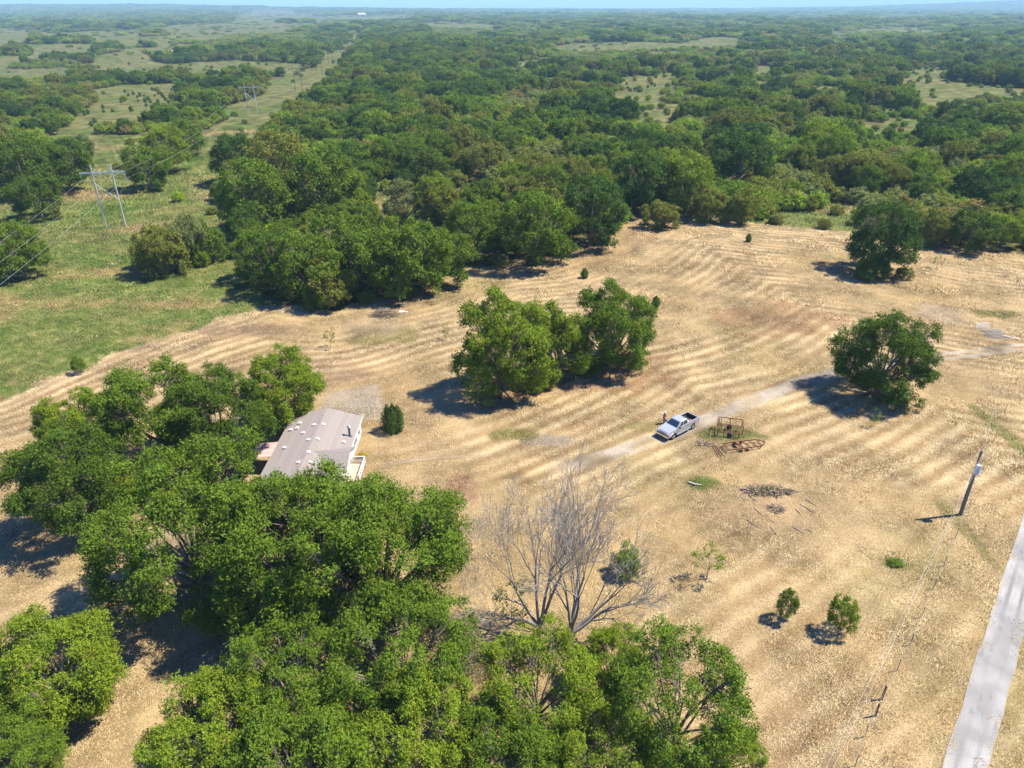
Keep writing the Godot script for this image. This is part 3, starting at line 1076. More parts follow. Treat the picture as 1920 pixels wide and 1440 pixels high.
func build_truck() -> void:
	var paint := mat("silver_paint", lin(0.34, 0.365, 0.40), 0.3, 0.35, 0.6)
	paint.clearcoat_enabled = true
	paint.clearcoat = 0.6
	paint.clearcoat_roughness = 0.08
	var glass := mat("tinted_glass", lin(0.012, 0.022, 0.032), 0.04, 0.0, 0.7)
	var dark := mat("black_plastic", lin(0.02, 0.02, 0.022), 0.6)
	var chrome := mat("chrome", lin(0.62, 0.62, 0.62), 0.16, 1.0)
	var rim := mat("alloy", lin(0.55, 0.56, 0.58), 0.3, 0.8)
	var rubber := mat("tyre_rubber", lin(0.018, 0.018, 0.019), 0.85)
	var t := thing("pickup_truck", "silver crew cab pickup truck parked on the gravel drive", "truck", Vector3(21.1, 0.03, -77.4), atan2(-0.773, 0.635))
	var hx := 1.0
	var prof := PackedVector2Array([Vector2(2.86, 0.55), Vector2(2.93, 0.80), Vector2(2.92, 1.06), Vector2(2.78, 1.17), Vector2(1.42, 1.30), Vector2(1.30, 1.33), Vector2(-0.95, 1.33), Vector2(-2.95, 1.36), Vector2(-2.97, 0.62)])
	for wz in [-1.92, 1.92]:
		for k in 9:
			var a := PI * k / 8.0
			prof.append(Vector2(wz - cos(a) * 0.50, 0.50 + sin(a) * 0.46))
	var tris := Geometry2D.triangulate_polygon(prof)
	var b := Buf.new()
	for s in [-1.0, 1.0]:
		for k in range(0, tris.size(), 3):
			var p := []
			for e in 3:
				var q := prof[tris[k + e]]
				var x := hx * (1.0 if q.y < 1.1 else 0.965)
				if q.x > 2.6: x *= 0.95
				p.append(Vector3(s * x, q.y, q.x))
			b.face(p, Vector3(0, p[0].y, p[0].z))
	var top := func(z: float, y: float, w: float) -> Array: return [Vector3(-w, y, z), Vector3(w, y, z)]
	var rows := [[2.86, 0.55, 0.95], [2.93, 0.80, 0.95], [2.92, 1.06, 0.95], [2.78, 1.17, 0.92], [2.4, 1.235, 0.93], [1.42, 1.325, 0.955], [1.30, 1.335, 0.965]]
	for k in rows.size() - 1:
		var a: Array = (top as Callable).call(rows[k][0], rows[k][1], rows[k][2])
		var c: Array = (top as Callable).call(rows[k + 1][0], rows[k + 1][1], rows[k + 1][2])
		b.face([a[0], a[1], c[1], c[0]], Vector3(0, 0.7, 1.5))
	b.face([Vector3(-0.98, 0.62, -2.97), Vector3(0.98, 0.62, -2.97), Vector3(0.965, 1.36, -2.95), Vector3(-0.965, 1.36, -2.95)], Vector3.ZERO)
	b.face([Vector3(-0.96, 1.33, 1.3), Vector3(0.96, 1.33, 1.3), Vector3(0.96, 1.33, -0.95), Vector3(-0.96, 1.33, -0.95)], Vector3.ZERO)
	part("body", b.done(), paint, t)
	# raised middle of the bonnet
	b = Buf.new()
	b.face([Vector3(-0.5, 1.252, 2.3), Vector3(0.5, 1.252, 2.3), Vector3(0.62, 1.345, 1.45), Vector3(-0.62, 1.345, 1.45)], Vector3.ZERO)
	part("bonnet", b.done(), paint, t)
	# bed
	b = Buf.new()
	b.box(Vector3(0, 0.80, -1.94), Vector3(0.80, 0.03, 0.98))
	for s in [-1.0, 1.0]:
		b.box(Vector3(s * 0.82, 1.07, -1.94), Vector3(0.03, 0.27, 0.98))
		b.box(Vector3(s * 0.66, 0.93, -1.92), Vector3(0.13, 0.11, 0.5))
	b.box(Vector3(0, 1.07, -0.98), Vector3(0.84, 0.27, 0.03))
	b.box(Vector3(0, 1.07, -2.90), Vector3(0.84, 0.27, 0.03))
	part("bed", b.done(), dark, t)
	b = Buf.new()
	for s in [-1.0, 1.0]:
		b.box(Vector3(s * 0.905, 1.352, -1.95), Vector3(0.065, 0.022, 1.0))
	b.box(Vector3(0, 1.362, -2.92), Vector3(0.93, 0.022, 0.045))
	part("bed_rail", b.done(), paint, t)
	# cab
	b = Buf.new()
	var lo := [Vector3(-0.94, 1.32, 1.32), Vector3(0.94, 1.32, 1.32), Vector3(0.94, 1.32, -0.93), Vector3(-0.94, 1.32, -0.93)]
	var hi := [Vector3(-0.74, 1.90, 0.52), Vector3(0.74, 1.90, 0.52), Vector3(0.74, 1.90, -0.74), Vector3(-0.74, 1.90, -0.74)]
	for k in 4:
		b.face([lo[k], lo[(k + 1) % 4], hi[(k + 1) % 4], hi[k]], Vector3(0, 1.5, 0))
	var rt := [Vector3(-0.62, 1.945, 0.36), Vector3(0.62, 1.945, 0.36), Vector3(0.62, 1.945, -0.62), Vector3(-0.62, 1.945, -0.62)]
	for k in 4:
		b.face([hi[k], hi[(k + 1) % 4], rt[(k + 1) % 4], rt[k]], Vector3(0, 1.5, 0))
	b.face(rt, Vector3(0, 1.5, 0))
	part("cab", b.done(), paint, t)
	var pane := func(a: Vector3, c: Vector3, d: Vector3, e: Vector3) -> ArrayMesh:
		var g := Buf.new()
		var n := (c - a).cross(d - a).normalized()
		if n.dot(a - Vector3(0, 1.4, 0.1)) < 0.0: n = -n
		var o := n * 0.008
		g.face([a + o, c + o, d + o, e + o], Vector3(0, 1.3, 0.1))
		return g.done()
	var bl := func(u: float, v: float, k: int) -> Vector3: return (lo[k] as Vector3).lerp(lo[(k + 1) % 4], u).lerp((hi[k] as Vector3).lerp(hi[(k + 1) % 4], u), v)
	var spec := [["windscreen", 0, 0.06, 0.94, 0.06, 0.92], ["rear_window", 2, 0.12, 0.88, 0.2, 0.86], ["side_window", 1, 0.16, 0.47, 0.12, 0.86], ["side_window", 1, 0.54, 0.90, 0.12, 0.86], ["side_window", 3, 0.10, 0.46, 0.12, 0.86], ["side_window", 3, 0.53, 0.84, 0.12, 0.86]]
	for q in spec:
		var k: int = q[1]
		part(q[0], (pane as Callable).call((bl as Callable).call(q[2], q[4], k), (bl as Callable).call(q[3], q[4], k), (bl as Callable).call(q[3], q[5], k), (bl as Callable).call(q[2], q[5], k)), glass, t)
	b = Buf.new()
	b.box(Vector3(0, 0.93, 2.93), Vector3(0.62, 0.13, 0.025))
	b.box(Vector3(0, 0.64, 2.93), Vector3(0.7, 0.06, 0.02))
	var gr := part("grille", b.done(), dark, t)
	for y in [0.86, 0.95, 1.04]:
		b = Buf.new()
		b.box(Vector3(0, y, 2.962), Vector3(0.6, 0.017, 0.012))
		part("grille_bar", b.done(), chrome, gr)
	for s in [-1.0, 1.0]:
		b = Buf.new()
		b.box(Vector3(s * 0.78, 0.98, 2.92), Vector3(0.15, 0.1, 0.035))
		part("headlight", b.done(), mat("lamp_glass", lin(0.5, 0.52, 0.55), 0.1), t)
		b = Buf.new()
		b.box(Vector3(s * 0.93, 1.05, -2.965), Vector3(0.06, 0.2, 0.025))
		part("tail_light", b.done(), mat("red_lens", lin(0.25, 0.01, 0.01), 0.2), t)
		b = Buf.new()
		b.box(Vector3(s * 1.10, 1.42, 1.02), Vector3(0.13, 0.1, 0.06))
		b.bar(Vector3(s * 0.93, 1.36, 1.05), Vector3(s * 1.06, 1.4, 1.03), 0.05, 0.05)
		part("mirror", b.done(), dark, t)
		b = Buf.new()
		b.rod(Vector3(s * 1.03, 0.46, 1.35), Vector3(s * 1.03, 0.46, -1.3), 0.06, 0.06, 8)
		part("running_board", b.done(), chrome, t)
		for z in [0.25, -0.75]:
			b = Buf.new()
			b.box(Vector3(s * 1.005, 1.16, z), Vector3(0.016, 0.02, 0.1))
			part("door_handle", b.done(), chrome, t)
		for z in [-1.92, 1.92]:
			wheel(t, Vector3(s * 0.86, 0.40, z), 0.40, 0.27, rim, rubber)
	b = Buf.new()
	b.box(Vector3(0, 0.60, 2.98), Vector3(0.96, 0.10, 0.07))
	part("front_bumper", b.done(), chrome, t)
	b = Buf.new()
	b.box(Vector3(0, 0.60, -3.03), Vector3(0.95, 0.09, 0.07))
	part("rear_bumper", b.done(), chrome, t)
	b = Buf.new()
	b.box(Vector3(0, 0.52, 0), Vector3(0.7, 0.14, 2.7))
	part("chassis", b.done(), dark, t)
	# load in the bed
	var tf := t.transform
	b = Buf.new()
	b.box(Vector3(0, 0.17, 0), Vector3(0.3, 0.17, 0.18))
	b.box(Vector3(0, 0.365, 0), Vector3(0.31, 0.022, 0.19))
	var c1 := thing("cooler", "white cooler box lying in the truck bed", "cooler", tf * Vector3(0.28, 0.84, -1.25), t.rotation.y + 0.2)
	part("box", b.done(), mat("cooler_white", lin(0.72, 0.72, 0.7), 0.5), c1)
	b = Buf.new()
	b.bar(Vector3(-0.2, 0.36, 0.2), Vector3(0.2, 0.36, 0.2), 0.03, 0.03)
	part("handle", b.done(), dark, c1)
	b = Buf.new()
	rng.seed = 5
	for k in 6:
		b.box(Vector3(rng.randf_range(-0.15, 0.15), 0.08 + 0.035 * k, rng.randf_range(-0.12, 0.12)), Vector3(0.24 - 0.02 * k, 0.07, 0.2 - 0.02 * k), Basis(Vector3(0, 1, 0), k * 0.7))
	var bag := part("red_bag", b.done(), mat("red_cloth", lin(0.30, 0.09, 0.09), 0.9), self)
	bag.position = tf * Vector3(0.45, 0.84, -1.75)
	tag(bag, "dull red bag lying in the truck bed", "bag")

# ---------------------------------------------------------------- a person beside the truck
func capsule(p: Vector3, a: Vector3, c: Vector3, ra: float, rc: float) -> float:
	var ac := c - a
	var t := clampf((p - a).dot(ac) / ac.length_squared(), 0.0, 1.0)
	return (p - a - ac * t).length() - lerpf(ra, rc, t)

func smin(a: float, b: float, k: float) -> float:
	var h := clampf(0.5 + 0.5 * (b - a) / k, 0.0, 1.0)
	return lerpf(b, a, h) - k * h * (1.0 - h)

func field(p: Vector3, bones: Array, grow: float) -> float:
	var d := 9.0
	for q in bones:
		d = smin(d, capsule(p, q[0], q[1], q[2] + grow, q[3] + grow), 0.035)
	return d

func nets(bones: Array, cell: float, grow: float) -> ArrayMesh:
	var lo := Vector3(9, 9, 9)
	var hi := -lo
	for q in bones:
		for e in 2:
			lo = lo.min((q[e] as Vector3) - Vector3.ONE * (q[2 + e] + grow + cell * 2.0))
			hi = hi.max((q[e] as Vector3) + Vector3.ONE * (q[2 + e] + grow + cell * 2.0))
	var n := Vector3i(((hi - lo) / cell).ceil()) + Vector3i.ONE
	var vals := PackedFloat32Array()
	vals.resize(n.x * n.y * n.z)
	var k := 0
	for z in n.z:
		for y in n.y:
			for x in n.x:
				vals[k] = field(lo + Vector3(x, y, z) * cell, bones, grow)
				k += 1
	var at := {}
	var b := Buf.new()
	var sy := n.x
	var sz := n.x * n.y
	for z in n.z - 1:
		for y in n.y - 1:
			for x in n.x - 1:
				var o := x + y * sy + z * sz
				var sum := Vector3.ZERO
				var cnt := 0
				for e in EDGES:
					var va := vals[o + e[0] + e[1] * sy + e[2] * sz]
					var vb := vals[o + e[3] + e[4] * sy + e[5] * sz]
					if (va < 0.0) != (vb < 0.0):
						sum += Vector3(e[0], e[1], e[2]).lerp(Vector3(e[3], e[4], e[5]), va / (va - vb))
						cnt += 1
				if cnt:
					var p := lo + (Vector3(x, y, z) + sum / cnt) * cell
					at[o] = b.v.size()
					b.v.append(p)
					var h := 0.01
					var d0 := field(p, bones, grow)
					b.n.append(Vector3(field(p + Vector3(h, 0, 0), bones, grow) - d0, field(p + Vector3(0, h, 0), bones, grow) - d0, field(p + Vector3(0, 0, h), bones, grow) - d0).normalized())
					b.c.append(Color.WHITE)
	for z in range(1, n.z - 1):
		for y in range(1, n.y - 1):
			for x in range(1, n.x - 1):
				var o := x + y * sy + z * sz
				for ax in 3:
					var st: int = [1, sy, sz][ax]
					var u: int = [sy, sz, 1][ax]
					var w: int = [sz, 1, sy][ax]
					if (vals[o] < 0.0) != (vals[o + st] < 0.0):
						var q := [at[o], at[o - u], at[o - u - w], at[o - w]]
						if vals[o] < 0.0:
							q.reverse()
						b.i.append(q[0]); b.i.append(q[1]); b.i.append(q[2])
						b.i.append(q[0]); b.i.append(q[2]); b.i.append(q[3])
	return b.done()

const EDGES := [[0, 0, 0, 1, 0, 0], [0, 1, 0, 1, 1, 0], [0, 0, 1, 1, 0, 1], [0, 1, 1, 1, 1, 1], [0, 0, 0, 0, 1, 0], [1, 0, 0, 1, 1, 0], [0, 0, 1, 0, 1, 1], [1, 0, 1, 1, 1, 1], [0, 0, 0, 0, 0, 1], [1, 0, 0, 1, 0, 1], [0, 1, 0, 0, 1, 1], [1, 1, 0, 1, 1, 1]]

func build_person() -> void:
	var V := func(x: float, y: float, z: float) -> Vector3: return Vector3(x, y, z)
	var t := thing("person", "person in a white cap and dark purple shirt standing beside the truck", "person", Vector3(19.75, 0.0, -79.3), 0.9)
	var head := [[Vector3(0, 1.60, 0.01), Vector3(0, 1.66, 0.0), 0.085, 0.098], [Vector3(0, 1.45, -0.01), Vector3(0, 1.56, 0.0), 0.055, 0.055], [Vector3(0, 1.60, 0.1), Vector3(0, 1.575, 0.112), 0.012, 0.016]]
	var torso := [[Vector3(-0.15, 1.40, 0), Vector3(0.15, 1.40, 0), 0.08, 0.08], [Vector3(0, 1.33, 0), Vector3(0, 1.02, 0), 0.16, 0.145], [Vector3(0, 1.02, 0), Vector3(0, 0.95, 0), 0.15, 0.155]]
	var arm_l := [[Vector3(0.19, 1.39, 0), Vector3(0.27, 1.13, 0.02), 0.062, 0.046], [Vector3(0.27, 1.13, 0.02), Vector3(0.30, 0.92, 0.14), 0.045, 0.033]]
	var arm_r := [[Vector3(-0.19, 1.39, 0), Vector3(-0.28, 1.15, 0.02), 0.062, 0.046], [Vector3(-0.28, 1.15, 0.02), Vector3(-0.22, 1.02, 0.22), 0.045, 0.033]]
	var legs := [[Vector3(0.09, 0.92, 0), Vector3(0.11, 0.5, 0.02), 0.088, 0.062], [Vector3(0.11, 0.5, 0.02), Vector3(0.12, 0.1, 0.0), 0.058, 0.042], [Vector3(-0.09, 0.92, 0), Vector3(-0.12, 0.5, 0.03), 0.088, 0.062], [Vector3(-0.12, 0.5, 0.03), Vector3(-0.14, 0.1, 0.02), 0.058, 0.042]]
	var feet := [[Vector3(0.12, 0.05, -0.04), Vector3(0.14, 0.04, 0.16), 0.045, 0.04], [Vector3(-0.14, 0.05, -0.02), Vector3(-0.17, 0.04, 0.17), 0.045, 0.04]]
	var hands := []
	for q in [[Vector3(0.30, 0.92, 0.14), Vector3(0.02, -0.10, 0.05), 1.0], [Vector3(-0.22, 1.02, 0.22), Vector3(0.08, -0.02, 0.08), -1.0]]:
		var w: Vector3 = q[0]
		var d: Vector3 = (q[1] as Vector3).normalized()
		var s := d.cross(Vector3(0.3, 0.2, 0.9)).normalized()
		hands.append([w, w + d * 0.06, 0.03, 0.034])
		for k in 4:
			var r0 := w + d * 0.07 + s * (0.022 * (k - 1.5))
			var kn := r0 + d * (0.036 + 0.004 * (2 - absi(k - 1)))
			hands.append([r0, kn, 0.0095, 0.009])
			hands.append([kn, kn + (d + Vector3(0, -0.4, -0.3)).normalized() * 0.034, 0.009, 0.008])
		hands.append([w + d * 0.03 + s * 0.025 * q[2], w + d * 0.075 + s * 0.055 * q[2], 0.011, 0.009])
	var skin := mat("skin", lin(0.42, 0.25, 0.18), 0.6)
	part("body", nets(head + torso + arm_l + arm_r + legs + hands, 0.018, 0.0), skin, t)
	var shirt := mat("shirt_cloth", lin(0.055, 0.035, 0.09), 0.9)
	part("shirt", nets(torso + [arm_l[0], arm_r[0]], 0.022, 0.016), shirt, t)
	part("trousers", nets(legs + [[Vector3(-0.06, 0.95, 0), Vector3(0.06, 0.95, 0), 0.13, 0.13]], 0.022, 0.014), mat("jeans", lin(0.05, 0.065, 0.12), 0.9), t)
	part("shoes", nets(feet, 0.016, 0.006), mat("shoe_leather", lin(0.05, 0.035, 0.025), 0.7), t)
	part("cap", nets([[Vector3(0, 1.70, -0.01), Vector3(0, 1.705, 0.0), 0.095, 0.095], [Vector3(-0.04, 1.685, 0.11), Vector3(0.04, 1.685, 0.11), 0.02, 0.02]], 0.016, 0.008), mat("cap_cloth", lin(0.72, 0.70, 0.68), 0.9), t)

# ---------------------------------------------------------------- farm trailers and scrap
func build_trailers() -> void:
	var rust := mat("rusty_steel", Color.WHITE, 0.85, 0.2, 0.3)
	rust.albedo_color = lin(0.135, 0.062, 0.040)
	var rubber: StandardMaterial3D = mats["tyre_rubber"]
	var t := thing("cage_trailer", "rusty open cage trailer on two wheels in a green weed patch", "trailer", Vector3(27.6, 0.0, -76.9), -0.25)
	var lx := 1.5
	var lz := 0.85
	var y0 := 0.55
	var y1 := 1.75
	for s in [-1.0, 1.0]:
		for y in [y0, y1]:
			var b := Buf.new()
			b.bar(Vector3(-lx, y, s * lz), Vector3(lx, y, s * lz), 0.08, 0.08)
			part("side_rail", b.done(), rust, t)
		for y in [y0, y1]:
			var b := Buf.new()
			b.bar(Vector3(s * lx, y, -lz), Vector3(s * lx, y, lz), 0.08, 0.08)
			part("end_rail", b.done(), rust, t)
		for x in [-lx, -0.0, lx]:
			var b := Buf.new()
			b.bar(Vector3(x, y0, s * lz), Vector3(x, y1, s * lz), 0.075, 0.075)
			part("upright", b.done(), rust, t)
		wheel(t, Vector3(0, 0.33, s * (lz + 0.16)), 0.33, 0.2, rust, rubber)
		(t.get_child(t.get_child_count() - 1) as Node3D).rotation.y = PI / 2
	for x in [-1.3, -1.1]:
		var b := Buf.new()
		b.bar(Vector3(x, y0, -lz), Vector3(x - 0.05, y1, -lz + 0.1), 0.05, 0.05)
		b.bar(Vector3(x, y0, lz), Vector3(x, y1, lz), 0.05, 0.05)
		part("gate_bar", b.done(), rust, t)
	for k in 4:
		var b := Buf.new()
		b.bar(Vector3(-1.1 + 0.73 * k, y0 - 0.03, -lz), Vector3(-1.1 + 0.73 * k, y0 - 0.03, lz), 0.06, 0.06)
		part("cross_member", b.done(), rust, t)
	var ax := Buf.new()
	ax.rod(Vector3(0, 0.33, -lz - 0.1), Vector3(0, 0.33, lz + 0.1), 0.035, 0.035, 6)
	part("axle", ax.done(), rust, t)
	var tg := Buf.new()
	tg.bar(Vector3(-lx, y0, -0.5), Vector3(-lx - 0.9, 0.42, 0), 0.07, 0.07)
	tg.bar(Vector3(-lx, y0, 0.5), Vector3(-lx - 0.9, 0.42, 0), 0.07, 0.07)
	part("tongue", tg.done(), rust, t)
	# bare frame trailer
	t = thing("trailer_frame", "long rusty bare trailer frame lying on the straw", "trailer", Vector3(28.25, 0.0, -73.6), 0.22)
	for s in [-1.0, 1.0]:
		var b := Buf.new()
		b.bar(Vector3(-2.3, 0.42, s * 0.75), Vector3(2.3, 0.42, s * 0.75), 0.10, 0.12)
		part("side_rail", b.done(), rust, t)
		b = Buf.new()
		b.bar(Vector3(2.25, 0.42, s * 0.75), Vector3(3.1, 0.40, s * 0.08), 0.08, 0.1)
		part("tongue", b.done(), rust, t)
		for x in [-0.55, 0.3]:
			b = Buf.new()
			b.rod(Vector3(x, 0.2, s * 0.78), Vector3(x, 0.2, s * 0.98), 0.2, 0.2, 12)
			part("hub", b.done(), rust, t)
	for x in [-2.3, -2.05, -0.6, -0.35, 0.45, 1.35, 2.25]:
		var b := Buf.new()
		b.bar(Vector3(x, 0.43, -0.75), Vector3(x, 0.43, 0.75), 0.09, 0.09)
		part("cross_member", b.done(), rust, t)
	var cp := Buf.new()
	cp.rod(Vector3(3.1, 0.4, 0), Vector3(3.4, 0.42, 0), 0.07, 0.05, 8)
	part("coupler", cp.done(), mats["galvanised"], t)
	cp = Buf.new()
	cp.rod(Vector3(2.95, 0.0, 0.02), Vector3(2.95, 0.75, 0.02), 0.035, 0.035, 8)
	part("jack", cp.done(), rust, t)
	cp = Buf.new()
	cp.box(Vector3(-0.45, 0.5, -0.35), Vector3(0.22, 0.1, 0.3))
	part("axle_plate", cp.done(), rust, t)
	for k in 3:
		var p := Buf.new()
		p.rod(Vector3(-0.95, 0.05, -0.9), Vector3(0.95, 0.05, 0.9), 0.05, 0.05, 6)
		var o := part("loose_pipe", p.done(), rust, self)
		o.position = Vector3(25.35 - 0.28 * k, 0.0, -72.9 + 0.12 * k)
		o.rotation.y = -0.62 - 0.05 * k
		tag(o, ["loose rusty pipe lying closest to the trailer frame's end", "loose rusty pipe in the middle of the three beside the frame", "loose rusty pipe farthest left of the trailer frame"][k], "pipe")

func gate_panel(label: String, at: Vector3, turn: Vector3, w: float, h: float, m: Material) -> void:
	var t := thing("gate_panel", label, "gate", at)
	t.rotation = turn
	for q in [[Vector3(-w, 0, -h), Vector3(w, 0, -h)], [Vector3(-w, 0, h), Vector3(w, 0, h)], [Vector3(-w, 0, -h), Vector3(-w, 0, h)], [Vector3(w, 0, -h), Vector3(w, 0, h)]]:
		var b := Buf.new()
		b.rod(q[0], q[1], 0.04, 0.04, 6)
		part("frame", b.done(), m, t)
	for k in 10:
		var b := Buf.new()
		var x := lerpf(-w, w, (k + 1) / 11.0)
		b.rod(Vector3(x, 0, -h), Vector3(x, 0, h), 0.022, 0.022, 4)
		part("bar", b.done(), m, t)
	for k in 4:
		var b := Buf.new()
		var z := lerpf(-h, h, (k + 1) / 5.0)
		b.rod(Vector3(-w, 0.03, z), Vector3(w, 0.03, z), 0.02, 0.02, 4)
		part("bar", b.done(), m, t)

func twig_pile(called: String, label: String, at: Vector3, size: Vector3, count: int, m: Material, leafy: int, tone: int, seed_: int) -> void:
	var t := thing(called, label, "brush pile", at, 0.0)
	rng.seed = seed_
	var b := Buf.new()
	for k in count:
		var a := rng.randf() * TAU2
		var r := sqrt(rng.randf())
		var p := Vector3(cos(a) * r * size.x, 0, sin(a) * r * size.z)
		p.y = size.y * (1.0 - r * r) * rng.randf() + 0.03
		var d := rnd_dir() * Vector3(1, 0.3, 1) + Vector3(0.7, 0, 0.1)
		d = d.normalized() * rng.randf_range(0.3, 1.1)
		var w := rng.randf_range(0.012, 0.05)
		b.tube(PackedVector3Array([p - d, p + rnd_dir() * 0.08, p + d]), PackedFloat32Array([w, w, w * 0.4]), 4, Color.WHITE * rng.randf_range(0.35, 1.5))
	part("branches", b.done(), m, t)
	if leafy:
		b = Buf.new()
		for k in leafy:
			var a := rng.randf() * TAU2
			var r := sqrt(rng.randf())
			leaf(b, Vector3(cos(a) * r * size.x * 0.95, size.y * (1.0 - r * r) * rng.randf_range(0.6, 1.1) + 0.04, sin(a) * r * size.z * 0.95), (Vector3.UP + rnd_dir()).normalized(), 0.09, 0.045, leaf_color(0.3))
		part("dead_leaves", b.done(), leaf_mats[tone], t)

func build_scrap() -> void:
	var galv: StandardMaterial3D = mats["galvanised"]
	gate_panel("flat grey gate panel lying on the ground at right", Vector3(79.6, 0.12, -106.8), Vector3(0.05, 0.25, 0.02), 1.55, 1.1, galv)
	gate_panel("grey gate panel stacked on top of the flat one", Vector3(79.9, 0.26, -108.3), Vector3(-0.04, 0.12, 0.05), 1.45, 1.0, galv)
	gate_panel("pale gate frame leaning up behind the stacked gate panels", Vector3(79.2, 0.45, -110.2), Vector3(1.05, 0.1, 0.0), 1.2, 0.5, mats["white_trim"])
	var b := Buf.new()
	b.rod(Vector3(-1.3, 0.14, 0.8), Vector3(0.6, 0.30, -0.8), 0.07, 0.07, 8)
	var o := part("white_pole", b.done(), mats["white_trim"], self)
	o.position = Vector3(81.4, 0.0, -106.4)
	o.rotation.y = PI / 2 + 0.3
	tag(o, "white pole lying across the gate panels", "pole")
	var deadwood := mat("dead_wood", lin(0.30, 0.24, 0.175), 0.95, 0.0, 0.2)
	twig_pile("brush_pile", "long brown brush pile left of the island clump", Vector3(-22.4, 0, -115.9), Vector3(2.6, 1.35, 1.25), 300, deadwood, 260, 6, 3)
	twig_pile("brush_pile", "low dark heap of cut branches below the trailer frame", Vector3(28.8, 0, -64.6), Vector3(3.0, 0.62, 0.75), 330, deadwood, 500, 3, 4)
	twig_pile("brush_pile", "small heap of sticks between the truck and the trailers", Vector3(23.9, 0, -74.4), Vector3(0.7, 0.3, 0.35), 50, deadwood, 40, 6, 5)
	twig_pile("brush_pile", "tiny heap of sticks below the cut branches", Vector3(28.6, 0, -61.4), Vector3(0.45, 0.25, 0.35), 80, deadwood, 120, 3, 6)
	rng.seed = 12
	for k in 14:
		var p := Vector3(rng.randf_range(24.5, 33.0), 0.05, rng.randf_range(-63.5, -57.5))
		b = Buf.new()
		var l := rng.randf_range(0.4, 1.1)
		b.tube(PackedVector3Array([Vector3(-l, 0, 0), Vector3(0, 0.03, rng.randf_range(-0.1, 0.1)), Vector3(l, 0, 0)]), PackedFloat32Array([0.035, 0.045, 0.02]), 5)
		o = part("fallen_branch", b.done(), deadwood, self)
		o.position = p
		o.rotation.y = rng.randf_range(-1.5, -0.5)
		tag(o, "stick lying on the bare straw below the cut branches", "branch", "sticks scattered below the cut branches")
	b = Buf.new()
	b.tube(PackedVector3Array([Vector3(-0.8, 0.1, 0), Vector3(0, 0.13, 0.1), Vector3(0.7, 0.1, -0.2)]), PackedFloat32Array([0.12, 0.11, 0.07]), 8, Color.WHITE, true)
	o = part("log", b.done(), mat("grey_log", lin(0.36, 0.32, 0.28), 0.9), self)
	o.position = Vector3(20.8, 0, -65.9)
	o.rotation.y = -0.5
	tag(o, "pale log lying in a green weed patch left of the cut branches", "log")
	b = Buf.new()
	rng.seed = 8
	for k in 14:
		b.box(Vector3(rng.randf_range(-0.7, 0.7), rng.randf_range(0.03, 0.16), rng.randf_range(-0.35, 0.35)), Vector3(rng.randf_range(0.1, 0.28), 0.012, rng.randf_range(0.08, 0.22)), Basis(rnd_dir(), rng.randf_range(-0.5, 0.5)))
	o = part("plastic_sheet", b.done(), mats["white_trim"], self)
	o.position = Vector3(-19.3, 0, -117.4)
	tag(o, "crumpled white plastic sheet at the right end of the brown brush pile", "plastic")

# ---------------------------------------------------------------- poles, wires, fence
func cable(called: String, label: String, a: Vector3, e: Vector3, sag: float, r: float, m: Material, group := "") -> void:
	var p := PackedVector3Array()
	var w := PackedFloat32Array()
	for k in 25:
		var t := k / 24.0
		p.append(a.lerp(e, t) - Vector3(0, 4.0 * sag * t * (1.0 - t), 0))
		w.append(r)
	var b := Buf.new()
	b.tube(p, w, 5)
	var o := part(called, b.done(), m, self)
	tag(o, label, "cable", group)

const NTH := ["first", "second", "third", "fourth", "fifth", "sixth", "seventh", "eighth", "ninth", "tenth", "eleventh", "twelfth", "thirteenth", "fourteenth", "fifteenth"]

